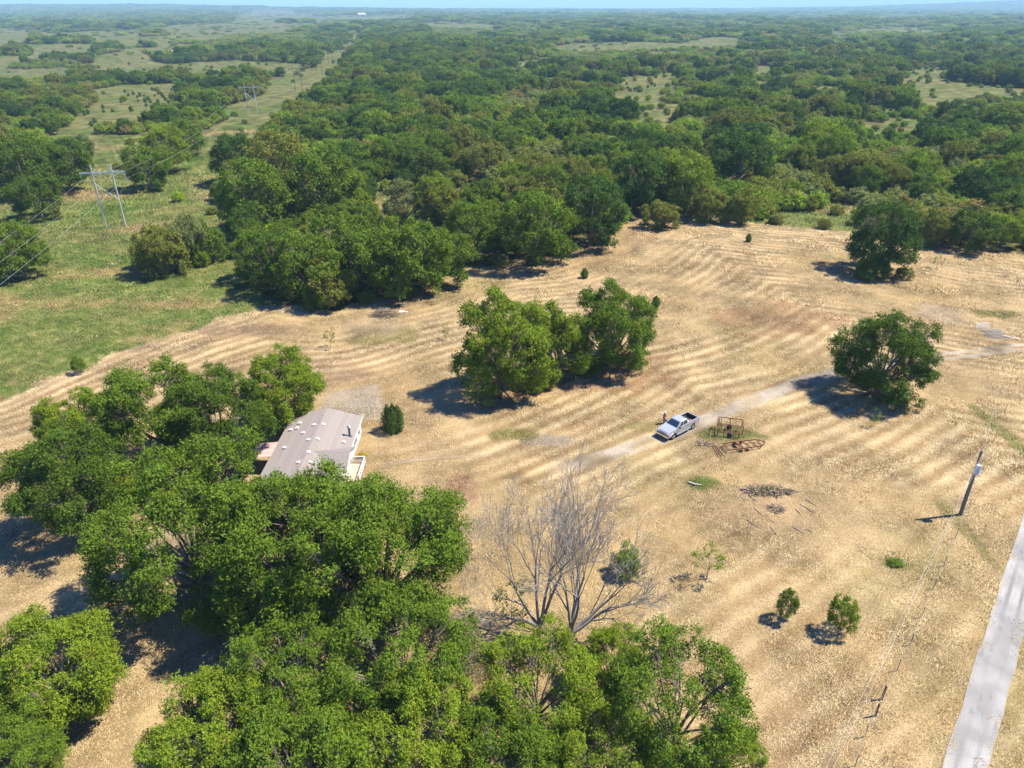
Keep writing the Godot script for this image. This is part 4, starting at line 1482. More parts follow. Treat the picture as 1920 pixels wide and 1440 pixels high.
func build_power() -> void:
	var steel := mat("pale_steel", lin(0.46, 0.52, 0.56), 0.45, 0.4)
	var poledark := mat("creosote_pole", lin(0.09, 0.075, 0.06), 0.9)
	var glassm := mat("insulator_grey", lin(0.35, 0.38, 0.4), 0.3)
	var alu := mat("aluminium_cable", lin(0.34, 0.35, 0.35), 0.5, 0.3)
	var spots := [Vector3(-97, 0, -172), Vector3(-129, 0, -376), Vector3(-138, 0, -496), Vector3(-155, 0, -622), Vector3(-178, 0, -765), Vector3(-204, 0, -920)]
	var tips := []
	var turn := deg_to_rad(14.0)
	for k in spots.size():
		var s: Vector3 = spots[k]
		s.y = hgt(s.x, s.z)
		var m: Material = steel if k < 2 else poledark
		var t := thing("transmission_tower", ["pale steel H frame power pylon nearest the camera, left", "second pale steel H frame power pylon up the cleared strip", "dark wooden H frame pylon, third along the cleared strip", "dark wooden H frame pylon, fourth along the cleared strip", "dark wooden H frame pylon, fifth along the cleared strip", "farthest H frame pylon along the cleared strip"][k], "power pylon", s, turn)
		for sx in [-1.0, 1.0]:
			var b := Buf.new()
			b.rod(Vector3(sx * 2.15, -0.3, 0), Vector3(sx * 2.15, 15.0, 0), 0.17 if k < 2 else 0.18, 0.12, 10)
			part("pole", b.done(), m, t)
			b = Buf.new()
			b.bar(Vector3(sx * 2.15, 10.8, 0.25), Vector3(-sx * 2.15, 6.8, 0.25), 0.14, 0.1)
			part("brace", b.done(), m, t)
		var b := Buf.new()
		b.box(Vector3(0, 13.2, 0.0), Vector3(4.95, 0.15, 0.1))
		part("crossarm", b.done(), m if k >= 2 else steel, t)
		var row := []
		for x in [-4.75, 0.0, 4.75]:
			b = Buf.new()
			b.rod(Vector3(x, 13.1, 0), Vector3(x, 11.6, 0), 0.03, 0.03, 5)
			for q in 7:
				b.rod(Vector3(x, 11.75 + q * 0.17, 0), Vector3(x, 11.8 + q * 0.17, 0), 0.12, 0.05, 8)
			part("insulator", b.done(), glassm, t)
			row.append(t.transform * Vector3(x, 11.55, 0))
		tips.append(row)
	var back := []
	for x in [-4.75, 0.0, 4.75]:
		back.append(Vector3(-64, 11.5, 30) + Vector3(x * cos(turn), 0, -x * sin(turn)))
	tips.push_front(back)
	for k in tips.size() - 1:
		for j in 3:
			cable("power_line", "%s conductor %s" % [["left", "middle", "right"][j], ["sweeping past the lower left from the nearest pylon", "between the two pale steel pylons", "between the second and third pylons", "between the third and fourth pylons", "between the fourth and fifth pylons", "between the two farthest pylons"][k]], tips[k][j], tips[k + 1][j], 3.2 if k < 2 else 1.5, 0.015, alu, "transmission conductors")
	# pole with a transformer by the road
	var t := thing("utility_pole", "wooden utility pole with a grey transformer can by the road", "utility pole", Vector3(47.9, 0, -60.5), -0.32)
	t.rotation.z = 0.022
	var b := Buf.new()
	b.tube(PackedVector3Array([Vector3(0, -0.3, 0), Vector3(0.02, 4, 0), Vector3(0.0, 8.1, 0)]), PackedFloat32Array([0.19, 0.16, 0.12]), 10, Color.WHITE, true)
	part("pole", b.done(), mat("weathered_pole", lin(0.15, 0.125, 0.10), 0.9), t)
	b = Buf.new()
	b.rod(Vector3(0.0, 5.6, 0.42), Vector3(0.0, 6.55, 0.42), 0.27, 0.27, 14)
	var can := part("transformer", b.done(), mat("transformer_paint", lin(0.36, 0.44, 0.52), 0.4), t)
	b = Buf.new()
	b.rod(Vector3(0.0, 6.55, 0.42), Vector3(0.0, 6.68, 0.42), 0.29, 0.2, 14)
	part("lid", b.done(), mats["white_trim"], can)
	for x in [-0.12, 0.12]:
		b = Buf.new()
		b.rod(Vector3(x, 6.68, 0.42), Vector3(x, 7.0, 0.42), 0.04, 0.025, 8)
		part("bushing", b.done(), glassm, can)
	b = Buf.new()
	b.bar(Vector3(0.0, 6.2, 0.1), Vector3(0.0, 6.2, 0.3), 0.1, 0.2)
	part("bracket", b.done(), mats["galvanised"], t)
	b = Buf.new()
	b.rod(Vector3(0, 8.1, 0), Vector3(0, 8.35, 0), 0.05, 0.03, 8)
	b.rod(Vector3(0.0, 7.3, 0.12), Vector3(0.0, 7.4, 0.5), 0.03, 0.03, 6)
	part("insulator", b.done(), glassm, t)
	b = Buf.new()
	b.rod(Vector3(-0.20, 0.0, 0.05), Vector3(-0.20, 5.5, 0.05), 0.03, 0.03, 6)
	part("conduit", b.done(), mats["galvanised"], t)
	var top: Vector3 = t.position + Vector3(0, 8.3, 0)
	cable("service_wire", "left of two thin wires running from the utility pole toward the bottom", top, WIRE_END[0], 0.35, 0.009, alu, "service wires")
	cable("service_wire", "right of two thin wires running from the utility pole toward the bottom", t.position + Vector3(0, 7.2, 0), WIRE_END[1], 0.35, 0.009, alu, "service wires")
	cable("guy_wire", "wire running from the utility pole top away up the road", top, Vector3(92, 8.0, -122), 0.6, 0.009, alu)
	# field fence along the road
	var tpost := mat("post_green", lin(0.05, 0.055, 0.045), 0.8)
	var rust: StandardMaterial3D = mats["rusty_steel"]
	var n := FENCE.size() / 2
	for k in n:
		var thick := k == 11 or k == 12
		var at := Vector3(FENCE[2 * k], 0, FENCE[2 * k + 1])
		var p := thing("fence_post", "%s fence post, %s from the far end of the road fence" % ["thick rusty pipe" if thick else "thin dark steel", NTH[k]], "fence post", at, 0.87, "posts of the road fence")
		b = Buf.new()
		if thick:
			b.rod(Vector3(0, -0.1, 0), Vector3(0.06 if k == 11 else -0.1, 1.5, 0.0), 0.075, 0.075, 10)
		else:
			b.bar(Vector3(0, -0.1, 0), Vector3(0.03, 1.3, 0.02), 0.055, 0.02)
			b.bar(Vector3(0, -0.1, 0.02), Vector3(0.03, 1.3, 0.04), 0.02, 0.04)
		part("shaft", b.done(), rust if thick else tpost, p)
		b = Buf.new()
		b.box(Vector3(0.02, 1.33 if not thick else 1.52, 0.02), Vector3(0.03, 0.02, 0.03))
		part("cap", b.done(), tpost, p)
	for w in 4:
		b = Buf.new()
		var pts := PackedVector3Array()
		var rr := PackedFloat32Array()
		for k in n:
			pts.append(Vector3(FENCE[2 * k], 0.35 + 0.28 * w, FENCE[2 * k + 1]))
			rr.append(0.005)
		b.tube(pts, rr, 3)
		var o := part("fence_wire", b.done(), mats["galvanised"], self)
		tag(o, ["lowest", "second lowest", "second highest", "top"][w] + " wire strand of the fence along the road", "fence wire", "strands of the road fence")

# ---------------------------------------------------------------- odd plants
func build_plants() -> void:
	var greywood := mat("bare_bark", lin(0.25, 0.235, 0.22), 0.9, 0.0, 0.2)
	var names := ["bare dead tree, left of the two, its limbs spread wide", "bare dead tree, right of the two, with dark thick trunk"]
	for k in 2:
		rng.seed = 41 + k * 6
		var t := thing("dead_tree", names[k], "tree", Vector3(2.3 if k == 0 else 4.9, 0, -43.8 if k == 0 else -43.2), 0.4)
		var trunk := Buf.new()
		var crown := Buf.new()
		var fork := Vector3(0.05, 1.1, 0.0)
		limb(trunk, Vector3(0, -0.3, 0), fork, 0.34, 0.27, 4, 9, 0.08)
		t.scale = Vector3(0.82, 1.34, 0.82)
		var dirs := [Vector3(-0.75, 0.75, 0.15), Vector3(-0.22, 1.0, -0.2), Vector3(0.12, 1.0, 0.15), Vector3(-0.5, 0.8, -0.5), Vector3(0.4, 0.9, 0.1)]
		if k == 1:
			dirs = [Vector3(0.85, 0.6, 0.1), Vector3(0.3, 1.0, -0.2), Vector3(-0.15, 1.0, 0.1), Vector3(0.55, 0.8, -0.45), Vector3(0.95, 0.3, 0.35), Vector3(0.05, 0.9, 0.5)]
		for d in dirs:
			bare(crown, fork - Vector3(0, 0.3, 0), (d as Vector3).normalized(), rng.randf_range(4.4, 5.6), 0.19, 5)
		part("trunk", trunk.done(), greywood, t)
		part("branches", crown.done(), greywood, t)
	var cm := make_column(71, 3.6, 1.35, 5200, 0.17)
	var t := thing("columnar_evergreen", "upright dense evergreen bush standing right of the house", "bush", Vector3(-15.2, 0, -77.6))
	part("stems", cm[0], bark, t)
	part("crown", cm[1], leaf_mats[4], t)
	var cd := make_cedar(81, 2.4, 0.95, 3600, 0.11)
	for q in CEDARS:
		t = thing("cedar", q[4], "cedar tree", Vector3(q[0], hgt(q[0], q[1]), q[1]), rng.randf() * TAU2)
		t.scale = Vector3(q[2] / 0.95, q[3] / 2.4, q[2] / 0.95)
		part("trunk", cd[0], bark, t)
		part("crown", cd[1], leaf_mats[0], t)
	var ce := make_cedar(83, 3.0, 1.5, 700, 0.3)
	rng.seed = 6
	for k in range(0, PASTURE_CEDARS.size(), 3):
		var x: float = PASTURE_CEDARS[k]
		var z: float = PASTURE_CEDARS[k + 1]
		var left := x < 0.0
		t = thing("pasture_cedar", "small dark round cedar dotted over the %s" % ["left pasture beyond the hedge", "clearing in the right wood"][0 if left else 1], "cedar tree", Vector3(x, hgt(x, z), z), rng.randf() * TAU2, "cedars in the left pasture" if left else "cedars in the right clearings")
		var s: float = PASTURE_CEDARS[k + 2] * 0.85
		t.scale = Vector3(s, s * rng.randf_range(0.8, 1.2), s)
		part("trunk", ce[0], bark, t)
		part("crown", ce[1], leaf_mats[4 if rng.randf() < 0.6 else 0], t)
	var fl := leaf_mat("yellow_flower", Color(0.42, 0.36, 0.03))
	for k in 2:
		rng.seed = 90 + k
		var b := Buf.new()
		var s := Buf.new()
		for q in 9:
			var c := Vector3(rng.randf_range(-0.4, 0.4), rng.randf_range(0.25, 0.6), rng.randf_range(-0.4, 0.4))
			limb(s, Vector3(0, -0.05, 0), c, 0.015, 0.006, 2, 3, 0.05)
			clump(b, c, 0.24, 70, 0.06, 0.6, Vector3.UP, 0.3)
		t = thing("flower_bush", ["yellow flowering bush at the far end of the porch", "yellow green flowering bush beside the porch rail"][k], "bush", Vector3(-17.9, 0, -71.2) if k == 0 else Vector3(-18.4, 0, -64.9))
		part("stems", s.done(), bark, t)
		part("crown", b.done(), fl if k == 0 else leaf_mats[7], t)

# ---------------------------------------------------------------- far buildings
func far_house(called: String, label: String, at: Vector3, size: Vector3, turn: float, wallc: Color, roofc: Color, category: String) -> void:
	at.y = hgt(at.x, at.z)
	var t := thing(called, label, category, at, turn)
	var wm := mat(called + "_wall", lin(wallc.r, wallc.g, wallc.b), 0.7)
	var rm := mat(called + "_roof", lin(roofc.r, roofc.g, roofc.b), 0.6)
	var b := Buf.new()
	b.box(Vector3(0, size.y * 0.5, 0), Vector3(size.x, size.y * 0.5, size.z))
	for s in [-1.0, 1.0]:
		b.face([Vector3(s * size.x, size.y, -size.z), Vector3(s * size.x, size.y, size.z), Vector3(s * size.x, size.y * 1.45, 0)], Vector3(0, size.y, 0))
	part("wall", b.done(), wm, t)
	b = Buf.new()
	for s in [-1.0, 1.0]:
		var x := size.x * 1.04
		b.face([Vector3(-x, size.y * 0.96, s * size.z * 1.1), Vector3(x, size.y * 0.96, s * size.z * 1.1), Vector3(x, size.y * 1.47, 0), Vector3(-x, size.y * 1.47, 0)], Vector3(0, size.y * 0.5, 0))
	part("roof", b.done(), rm, t)
	for k in 3:
		b = Buf.new()
		b.box(Vector3(size.x * (k - 1) * 0.6, size.y * 0.5, size.z + 0.03), Vector3(size.x * 0.12, size.y * 0.24, 0.03))
		part("window", b.done(), mats["window_glass"], t)

func build_far() -> void:
	far_house("grain_shed", "big white industrial building on the horizon left of centre", Vector3(-812, 0, -4330), Vector3(18, 10, 13), 0.1, Color(0.66, 0.66, 0.66), Color(0.68, 0.68, 0.68), "building")
	far_house("field_shelter", "small white shed in the far left pasture", Vector3(-640, 0, -1150), Vector3(5.0, 2.6, 2.4), 0.3, Color(0.7, 0.7, 0.68), Color(0.45, 0.44, 0.42), "shed")
	far_house("farmhouse", "white farmhouse beside the grove in the far left", Vector3(-386, 0, -905), Vector3(6.0, 3.0, 4.0), 0.6, Color(0.78, 0.78, 0.77), Color(0.5, 0.5, 0.5), "house")
	far_house("ranch_house", "dark roofed ranch house among trees on the far right", Vector3(372, 0, -742), Vector3(8.0, 3.0, 4.5), -0.3, Color(0.6, 0.57, 0.5), Color(0.10, 0.11, 0.14), "house")
	far_house("white_trailer", "white trailer beside the dark roofed ranch house", Vector3(356, 0, -756), Vector3(4.0, 2.8, 1.6), 0.4, Color(0.78, 0.78, 0.77), Color(0.7, 0.7, 0.7), "trailer")
	far_house("barn", "pale barn roof far off right of centre near the horizon", Vector3(735, 0, -4300), Vector3(22, 6, 10), 0.2, Color(0.6, 0.6, 0.58), Color(0.75, 0.75, 0.74), "barn")

func build_things() -> void:
	build_house()
	build_truck()
	build_person()
	build_trailers()
	build_scrap()
	build_power()
	build_plants()
	build_far()
const RAW_FIELD := [[-50.2, -23.1, -75.9, -43.5, -90.3, -74.7, -70.5, -85.3, -67.9, -90.9, -62.7, -99.1, -56.1, -108.9, -48.8, -116.3, -45.1, -122.4, -32.4, -118.3, -20.2, -126.8, -9.9, -141.4, 4.5, -145.2, 14.3, -155.0, 24.5, -169.5, 31.4, -180.8, 41.4, -182.9, 50.7, -175.8, 61.3, -171.4, 81.5, -166.8, 93.1, -159.4, 100.0, -154.2, 111.8, -150.3, 137.9, -142.4, 150.4, -105.0, 56.0, -23.1]]
const RAW_EDGE := [-90.3, -74.7, -70.5, -85.3, -67.9, -90.9, -62.7, -99.1, -56.1, -108.9, -48.8, -116.3, -45.1, -122.4, -32.4, -118.3, -20.2, -126.8, -9.9, -141.4, 4.5, -145.2, 14.3, -155.0, 24.5, -169.5, 31.4, -180.8, 41.4, -182.9, 50.7, -175.8, 61.3, -171.4, 81.5, -166.8, 93.1, -159.4, 100.0, -154.2, 111.8, -150.3, 137.9, -142.4]
const RAW_GREEN := [[-90.3, -74.7, -70.5, -85.3, -67.9, -90.9, -62.7, -99.1, -56.1, -108.9, -48.8, -116.3, -45.1, -122.4, -53.4, -142.4, -67.3, -135.8, -79.0, -142.4, -95.8, -140.7, -129.5, -129.7]]
const RAW_MEADOWS := [[-184.3, -124.0, -938.3, -736.0, -469.1, -736.0, -349.1, -773.1, -292.1, -822.6, -202.4, -757.9, -167.8, -637.6, -139.9, -433.6, -120.7, -318.2, -106.9, -258.7, -92.0, -220.4, -74.1, -185.6, -45.6, -124.0], [-553.4, -637.6, -458.7, -695.9, -507.1, -788.9, -464.0, -788.9, -361.5, -743.2, -300.3, -813.9, -308.0, -868.8, -398.5, -859.2, -464.4, -990.6, -528.8, -1241.7, -456.0, -1203.7, -507.5, -1420.2, -557.9, -1729.4, -428.3, -1591.1, -579.6, -2404.9, -649.9, -3040.5, -570.7, -3288.1, -453.7, -3579.1, -581.3, -4593.5, -826.1, -4593.5, -1101.4, -4593.5, -1940.1, -6948.4, -2263.5, -6948.4, -1506.2, -4347.4, -1001.5, -2827.3, -1030.3, -2404.9, -889.8, -1893.5, -1020.0, -1807.8, -1304.1, -2091.5, -1565.0, -1849.6], [67.6, -574.6, 78.4, -597.3, 125.4, -627.1, 131.0, -602.1, 119.1, -545.3, 95.9, -491.4, 83.2, -498.0, 74.1, -533.7, 66.2, -545.3], [0.0, -708.8, 50.9, -743.2, 46.6, -677.3, 0.0, -659.7], [70.6, -736.0, 89.1, -722.2, 83.1, -671.4, 65.2, -677.3], [46.3, -1102.3, 89.6, -1203.7, 179.1, -1203.7, 251.8, -1241.7, 318.3, -1347.7, 367.0, -1395.2, 382.8, -1303.2, 339.9, -1167.9, 268.9, -1102.3, 225.4, -1072.2, 148.1, -990.6, 107.7, -990.6, 48.3, -1016.4], [668.4, -1729.4, 866.7, -1987.6, 1048.7, -2269.0, 1138.5, -2206.6, 1040.1, -1987.6, 1067.7, -1893.5, 918.3, -1729.4, 802.0, -1729.4, 685.3, -1591.1, 564.3, -1371.0, 595.6, -1473.0], [228.1, -743.2, 249.1, -757.9, 237.0, -695.9, 206.9, -611.8, 193.8, -621.9], [332.9, -677.3, 368.1, -715.4, 400.0, -715.4, 339.9, -611.8, 304.3, -579.0, 294.9, -545.3, 324.4, -557.5, 325.2, -526.2, 351.7, -485.0, 312.8, -428.5, 285.0, -457.9, 270.5, -472.6, 257.0, -485.0, 273.3, -526.2, 317.5, -611.8], [183.7, -409.3, 196.6, -404.7, 217.1, -404.7, 206.5, -387.4, 189.4, -377.3, 178.9, -360.2, 183.2, -381.2, 176.4, -387.4], [57.4, -171.4, 73.1, -186.7, 95.3, -195.8, 90.0, -180.3, 83.2, -167.7, 66.9, -168.6], [-39.6, -194.1, -41.8, -215.3, -31.0, -208.5, -17.8, -218.2, -2.4, -220.4, -3.4, -207.1, -13.6, -203.2, -23.1, -192.3, -23.2, -182.9, -36.8, -188.3], [-315.2, -2479.1, -219.1, -2731.5, -28.1, -2335.0, -42.1, -2091.5, -191.4, -2038.2], [22.8, -2269.0, 141.0, -2479.1, 129.2, -2269.0, 25.2, -2091.5], [228.9, -665.5, 251.4, -677.3, 239.1, -643.0, 215.3, -621.9], [2080.5, -4593.5, 2528.7, -4868.9, 2145.0, -4126.2, 1806.1, -3926.3], [1506.2, -4347.4, 1835.7, -4593.5, 1570.5, -3926.3, 1323.6, -3744.7]]
const RAW_GROVES := [[-403.2, -301.8, -195.1, -301.8, -193.5, -318.2, -210.1, -356.6, -228.4, -400.2, -239.3, -438.8, -273.9, -485.0, -347.6, -557.5, -679.7, -526.2], [-175.4, -313.9, -175.6, -325.6, -160.7, -328.6, -155.4, -322.6, -155.6, -313.9], [-157.3, -322.6, -169.1, -356.6, -165.9, -375.3, -151.6, -383.3, -138.0, -363.9, -134.3, -333.2, -139.4, -316.8], [-201.0, -452.3, -213.3, -498.0, -204.6, -526.2, -192.0, -565.9, -166.7, -533.7, -156.5, -466.6, -155.9, -418.7, -165.6, -409.3, -178.5, -416.3], [-363.0, -557.5, -351.6, -621.9, -301.6, -606.9, -253.6, -602.1, -216.2, -602.1, -186.5, -621.9, -171.4, -583.5, -200.8, -557.5, -245.0, -561.7, -279.9, -553.4, -280.9, -498.0], [-296.7, -215.3, -154.1, -216.7, -138.0, -215.3, -139.8, -231.9, -160.9, -268.9, -187.1, -299.2, -390.8, -291.6], [-586.0, -859.2, -638.2, -978.2, -650.1, -1029.8, -580.4, -942.7, -542.0, -868.8], [-731.6, -1185.6, -705.1, -1241.7, -627.3, -1185.6, -611.2, -1142.5, -686.5, -1126.1], [-545.2, -1016.4, -548.8, -1043.6, -529.3, -1072.2, -505.2, -1016.4, -509.0, -966.1], [-499.0, -788.9, -481.0, -813.9, -441.0, -822.6, -425.1, -793.0, -478.4, -777.0], [-688.9, -1473.0, -667.6, -1529.8, -631.7, -1446.2, -656.9, -1407.6], [-387.1, -831.5, -363.3, -859.2, -284.3, -868.8, -273.6, -831.5, -354.1, -809.7], [-414.6, -1102.3, -401.5, -1118.1, -385.0, -1079.6, -401.4, -1072.2], [-777.4, -2641.9, -696.5, -2778.6, -652.0, -2599.3, -732.8, -2517.9], [-488.2, -1729.4, -472.0, -1849.6, -442.5, -1939.4, -403.8, -1767.7, -436.9, -1623.6], [-534.0, -1118.1, -514.7, -1134.2, -497.1, -1094.6, -518.8, -1087.1]]
const RAW_KEEPOUT := [[-498.1, -573.8, -412.8, -626.3, -456.4, -710.0, -417.6, -710.0, -325.4, -668.9, -270.3, -732.5, -277.2, -781.9, -358.7, -773.3, -418.0, -891.5, -475.9, -1117.5, -410.4, -1083.3, -456.8, -1278.2, -502.1, -1556.5, -385.5, -1432.0, -521.6, -2164.4, -584.9, -2736.5, -513.6, -2959.3, -408.3, -3221.2, -523.2, -4134.2, -743.5, -4134.2, -991.3, -4134.2, -1746.1, -6253.6, -2037.2, -6253.6, -1355.6, -3912.7, -901.4, -2544.6, -927.3, -2164.4, -800.8, -1704.2, -918.0, -1627.0, -1173.7, -1882.4, -1408.5, -1664.6], [60.8, -517.1, 70.6, -537.6, 112.9, -564.4, 117.9, -541.9, 107.2, -490.8, 86.3, -442.3, 74.9, -448.2, 66.7, -480.3, 59.6, -490.8], [0.0, -637.9, 45.8, -668.9, 41.9, -609.6, 0.0, -593.7], [63.5, -662.4, 80.2, -650.0, 74.8, -604.3, 58.7, -609.6], [41.7, -992.1, 80.6, -1083.3, 161.2, -1083.3, 226.6, -1117.5, 286.5, -1212.9, 330.3, -1255.7, 344.5, -1172.9, 305.9, -1051.1, 242.0, -992.1, 202.9, -965.0, 133.3, -891.5, 96.9, -891.5, 43.5, -914.8], [601.6, -1556.5, 780.0, -1788.8, 943.8, -2042.1, 1024.7, -1985.9, 936.1, -1788.8, 960.9, -1704.2, 826.5, -1556.5, 721.8, -1556.5, 616.8, -1432.0, 507.9, -1233.9, 536.0, -1325.7], [205.3, -668.9, 224.2, -682.1, 213.3, -626.3, 186.2, -550.6, 174.4, -559.7], [299.6, -609.6, 331.3, -643.9, 360.0, -643.9, 305.9, -550.6, 273.9, -521.1, 265.4, -490.8, 292.0, -501.8, 292.7, -473.6, 316.5, -436.5, 281.5, -385.7, 256.5, -412.1, 243.5, -425.3, 231.3, -436.5, 246.0, -473.6, 285.8, -550.6], [165.3, -368.4, 176.9, -364.2, 195.4, -364.2, 185.8, -348.7, 170.5, -339.6, 161.0, -324.2, 164.9, -343.1, 158.8, -348.7], [51.7, -154.3, 65.8, -168.0, 85.8, -176.2, 81.0, -162.3, 74.9, -150.9, 60.2, -151.7], [-35.6, -174.7, -37.6, -193.8, -27.9, -187.7, -16.0, -196.4, -2.2, -198.4, -3.1, -186.4, -12.2, -182.9, -20.8, -173.1, -20.9, -164.6, -33.1, -169.5], [-283.7, -2231.2, -197.2, -2458.3, -25.3, -2101.5, -37.9, -1882.4, -172.3, -1834.4], [20.5, -2042.1, 126.9, -2231.2, 116.3, -2042.1, 22.7, -1882.4], [206.0, -599.0, 226.3, -609.6, 215.2, -578.7, 193.8, -559.7], [1872.5, -4134.2, 2275.8, -4382.0, 1930.5, -3713.6, 1625.5, -3533.7], [1355.6, -3912.7, 1652.1, -4134.2, 1413.5, -3533.7, 1191.2, -3370.2], [-442.7, -510.1, -367.0, -556.7, -405.7, -631.1, -371.2, -631.1, -289.2, -594.6, -240.2, -651.1, -246.4, -695.0, -318.8, -687.4, -371.5, -792.5, -423.0, -993.4, -364.8, -963.0, -406.0, -1136.2, -446.3, -1383.5, -342.6, -1272.9, -463.7, -1923.9, -519.9, -2432.4, -456.6, -2630.5, -363.0, -2863.3, -465.0, -3674.8, -660.9, -3674.8, -881.1, -3674.8, -1552.1, -5558.7, -1810.8, -5558.7, -1205.0, -3477.9, -801.2, -2261.8, -824.2, -1923.9, -711.8, -1514.8, -816.0, -1446.2, -1043.3, -1673.2, -1252.0, -1479.7], [54.1, -459.7, 62.7, -477.8, 100.3, -501.7, 104.8, -481.7, 95.3, -436.2, 76.7, -393.1, 66.6, -398.4, 59.3, -427.0, 53.0, -436.2], [0.0, -567.0, 40.7, -594.6, 37.3, -541.8, 0.0, -527.8], [56.5, -588.8, 71.3, -577.8, 66.5, -537.1, 52.2, -541.8], [37.0, -881.8, 71.7, -963.0, 143.3, -963.0, 201.4, -993.4, 254.6, -1078.2, 293.6, -1116.2, 306.2, -1042.6, 271.9, -934.3, 215.1, -881.8, 180.3, -857.8, 118.5, -792.5, 86.2, -792.5, 38.6, -813.1], [534.7, -1383.5, 693.4, -1590.1, 839.0, -1815.2, 910.8, -1765.3, 832.1, -1590.1, 854.2, -1514.8, 734.6, -1383.5, 641.6, -1383.5, 548.2, -1272.9, 451.4, -1096.8, 476.5, -1178.4], [182.5, -594.6, 199.3, -606.3, 189.6, -556.7, 165.5, -489.4, 155.0, -497.5], [266.3, -541.8, 294.5, -572.3, 320.0, -572.3, 271.9, -489.4, 243.4, -463.2, 235.9, -436.2, 259.5, -446.0, 260.2, -421.0, 281.4, -388.0, 250.2, -342.8, 228.0, -366.3, 216.4, -378.1, 205.6, -388.0, 218.6, -421.0, 254.0, -489.4], [147.0, -327.4, 157.3, -323.8, 173.7, -323.8, 165.2, -309.9, 151.5, -301.8, 143.1, -288.2, 146.6, -305.0, 141.1, -309.9], [45.9, -137.1, 58.5, -149.4, 76.2, -156.6, 72.0, -144.2, 66.6, -134.2, 53.5, -134.9], [-31.7, -155.3, -33.4, -172.2, -24.8, -166.8, -14.2, -174.6, -1.9, -176.3, -2.7, -165.7, -10.9, -162.6, -18.5, -153.8, -18.6, -146.3, -29.4, -150.6], [-252.2, -1983.3, -175.3, -2185.2, -22.5, -1868.0, -33.7, -1673.2, -153.1, -1630.6], [18.2, -1815.2, 112.8, -1983.3, 103.4, -1815.2, 20.2, -1673.2], [183.1, -532.4, 201.1, -541.8, 191.3, -514.4, 172.2, -497.5], [1664.4, -3674.8, 2023.0, -3895.1, 1716.0, -3301.0, 1444.9, -3141.0], [1205.0, -3477.9, 1468.6, -3674.8, 1256.4, -3141.0, 1058.9, -2995.8], [-404.0, -465.4, -334.9, -508.0, -370.2, -575.9, -338.7, -575.9, -263.9, -542.5, -219.2, -594.1, -224.8, -634.2, -290.9, -627.2, -339.0, -723.1, -386.0, -906.4, -332.9, -878.7, -370.5, -1036.7, -407.3, -1262.5, -312.7, -1161.5, -423.1, -1755.6, -474.4, -2219.6, -416.6, -2400.3, -331.2, -2612.7, -424.3, -3353.3, -603.1, -3353.3, -804.0, -3353.3, -1416.3, -5072.3, -1652.4, -5072.3, -1099.5, -3173.6, -731.1, -2063.9, -752.1, -1755.6, -649.6, -1382.3, -744.6, -1319.7, -952.0, -1526.8, -1142.5, -1350.2], [49.3, -419.5, 57.2, -436.0, 91.5, -457.8, 95.6, -439.5, 86.9, -398.1, 70.0, -358.7, 60.7, -363.5, 54.1, -389.6, 48.3, -398.1], [0.0, -517.4, 37.2, -542.5, 34.0, -494.4, 0.0, -481.6], [51.5, -537.3, 65.0, -527.2, 60.7, -490.1, 47.6, -494.4], [33.8, -804.7, 65.4, -878.7, 130.7, -878.7, 183.8, -906.4, 232.4, -983.8, 267.9, -1018.5, 279.4, -951.3, 248.1, -852.6, 196.3, -804.7, 164.5, -782.7, 108.1, -723.1, 78.6, -723.1, 35.3, -742.0], [487.9, -1262.5, 632.7, -1450.9, 765.6, -1656.4, 831.1, -1610.8, 759.3, -1450.9, 779.4, -1382.3, 670.4, -1262.5, 585.5, -1262.5, 500.3, -1161.5, 411.9, -1000.8, 434.8, -1075.3], [166.5, -542.5, 181.8, -553.3, 173.0, -508.0, 151.0, -446.6, 141.5, -454.0], [243.0, -494.4, 268.7, -522.2, 292.0, -522.2, 248.1, -446.6, 222.1, -422.7, 215.3, -398.1, 236.8, -407.0, 237.4, -384.1, 256.7, -354.1, 228.3, -312.8, 208.0, -334.3, 197.5, -345.0, 187.6, -354.1, 199.5, -384.1, 231.8, -446.6], [134.1, -298.8, 143.5, -295.4, 158.5, -295.4, 150.7, -282.8, 138.3, -275.4, 130.6, -262.9, 133.7, -278.3, 128.8, -282.8], [41.9, -125.1, 53.4, -136.3, 69.6, -142.9, 65.7, -131.6, 60.7, -122.4, 48.8, -123.1], [-28.9, -141.7, -30.5, -157.2, -22.6, -152.2, -13.0, -159.3, -1.8, -160.9, -2.5, -151.2, -9.9, -148.3, -16.9, -140.4, -16.9, -133.5, -26.9, -137.5], [-230.1, -1809.7, -159.9, -1994.0, -20.5, -1704.5, -30.7, -1526.8, -139.7, -1487.9], [16.6, -1656.4, 102.9, -1809.7, 94.3, -1656.4, 18.4, -1526.8], [167.1, -485.8, 183.5, -494.4, 174.5, -469.4, 157.2, -454.0], [1518.8, -3353.3, 1846.0, -3554.3, 1565.8, -3012.1, 1318.5, -2866.2], [1099.5, -3173.6, 1340.1, -3353.3, 1146.5, -2866.2, 966.2, -2733.6]]
const RAW_CORRIDOR := [-78,-60,-97,-172,-129,-376,-139,-496,-156,-622,-204,-920,-330,-1750,-560,-3000,-780,-4347]
const RAW_DRIVE := [99.8, -106.7, 81.6, -102.8, 67.9, -99.4, 59.5, -97.6, 51.3, -95.4, 41.7, -90.9, 32.1, -84.5, 25.2, -80.1, 21.0, -77.0, 14.5, -73.7, 8.9, -70.3, 4.3, -68.2, 0.9, -67.7]
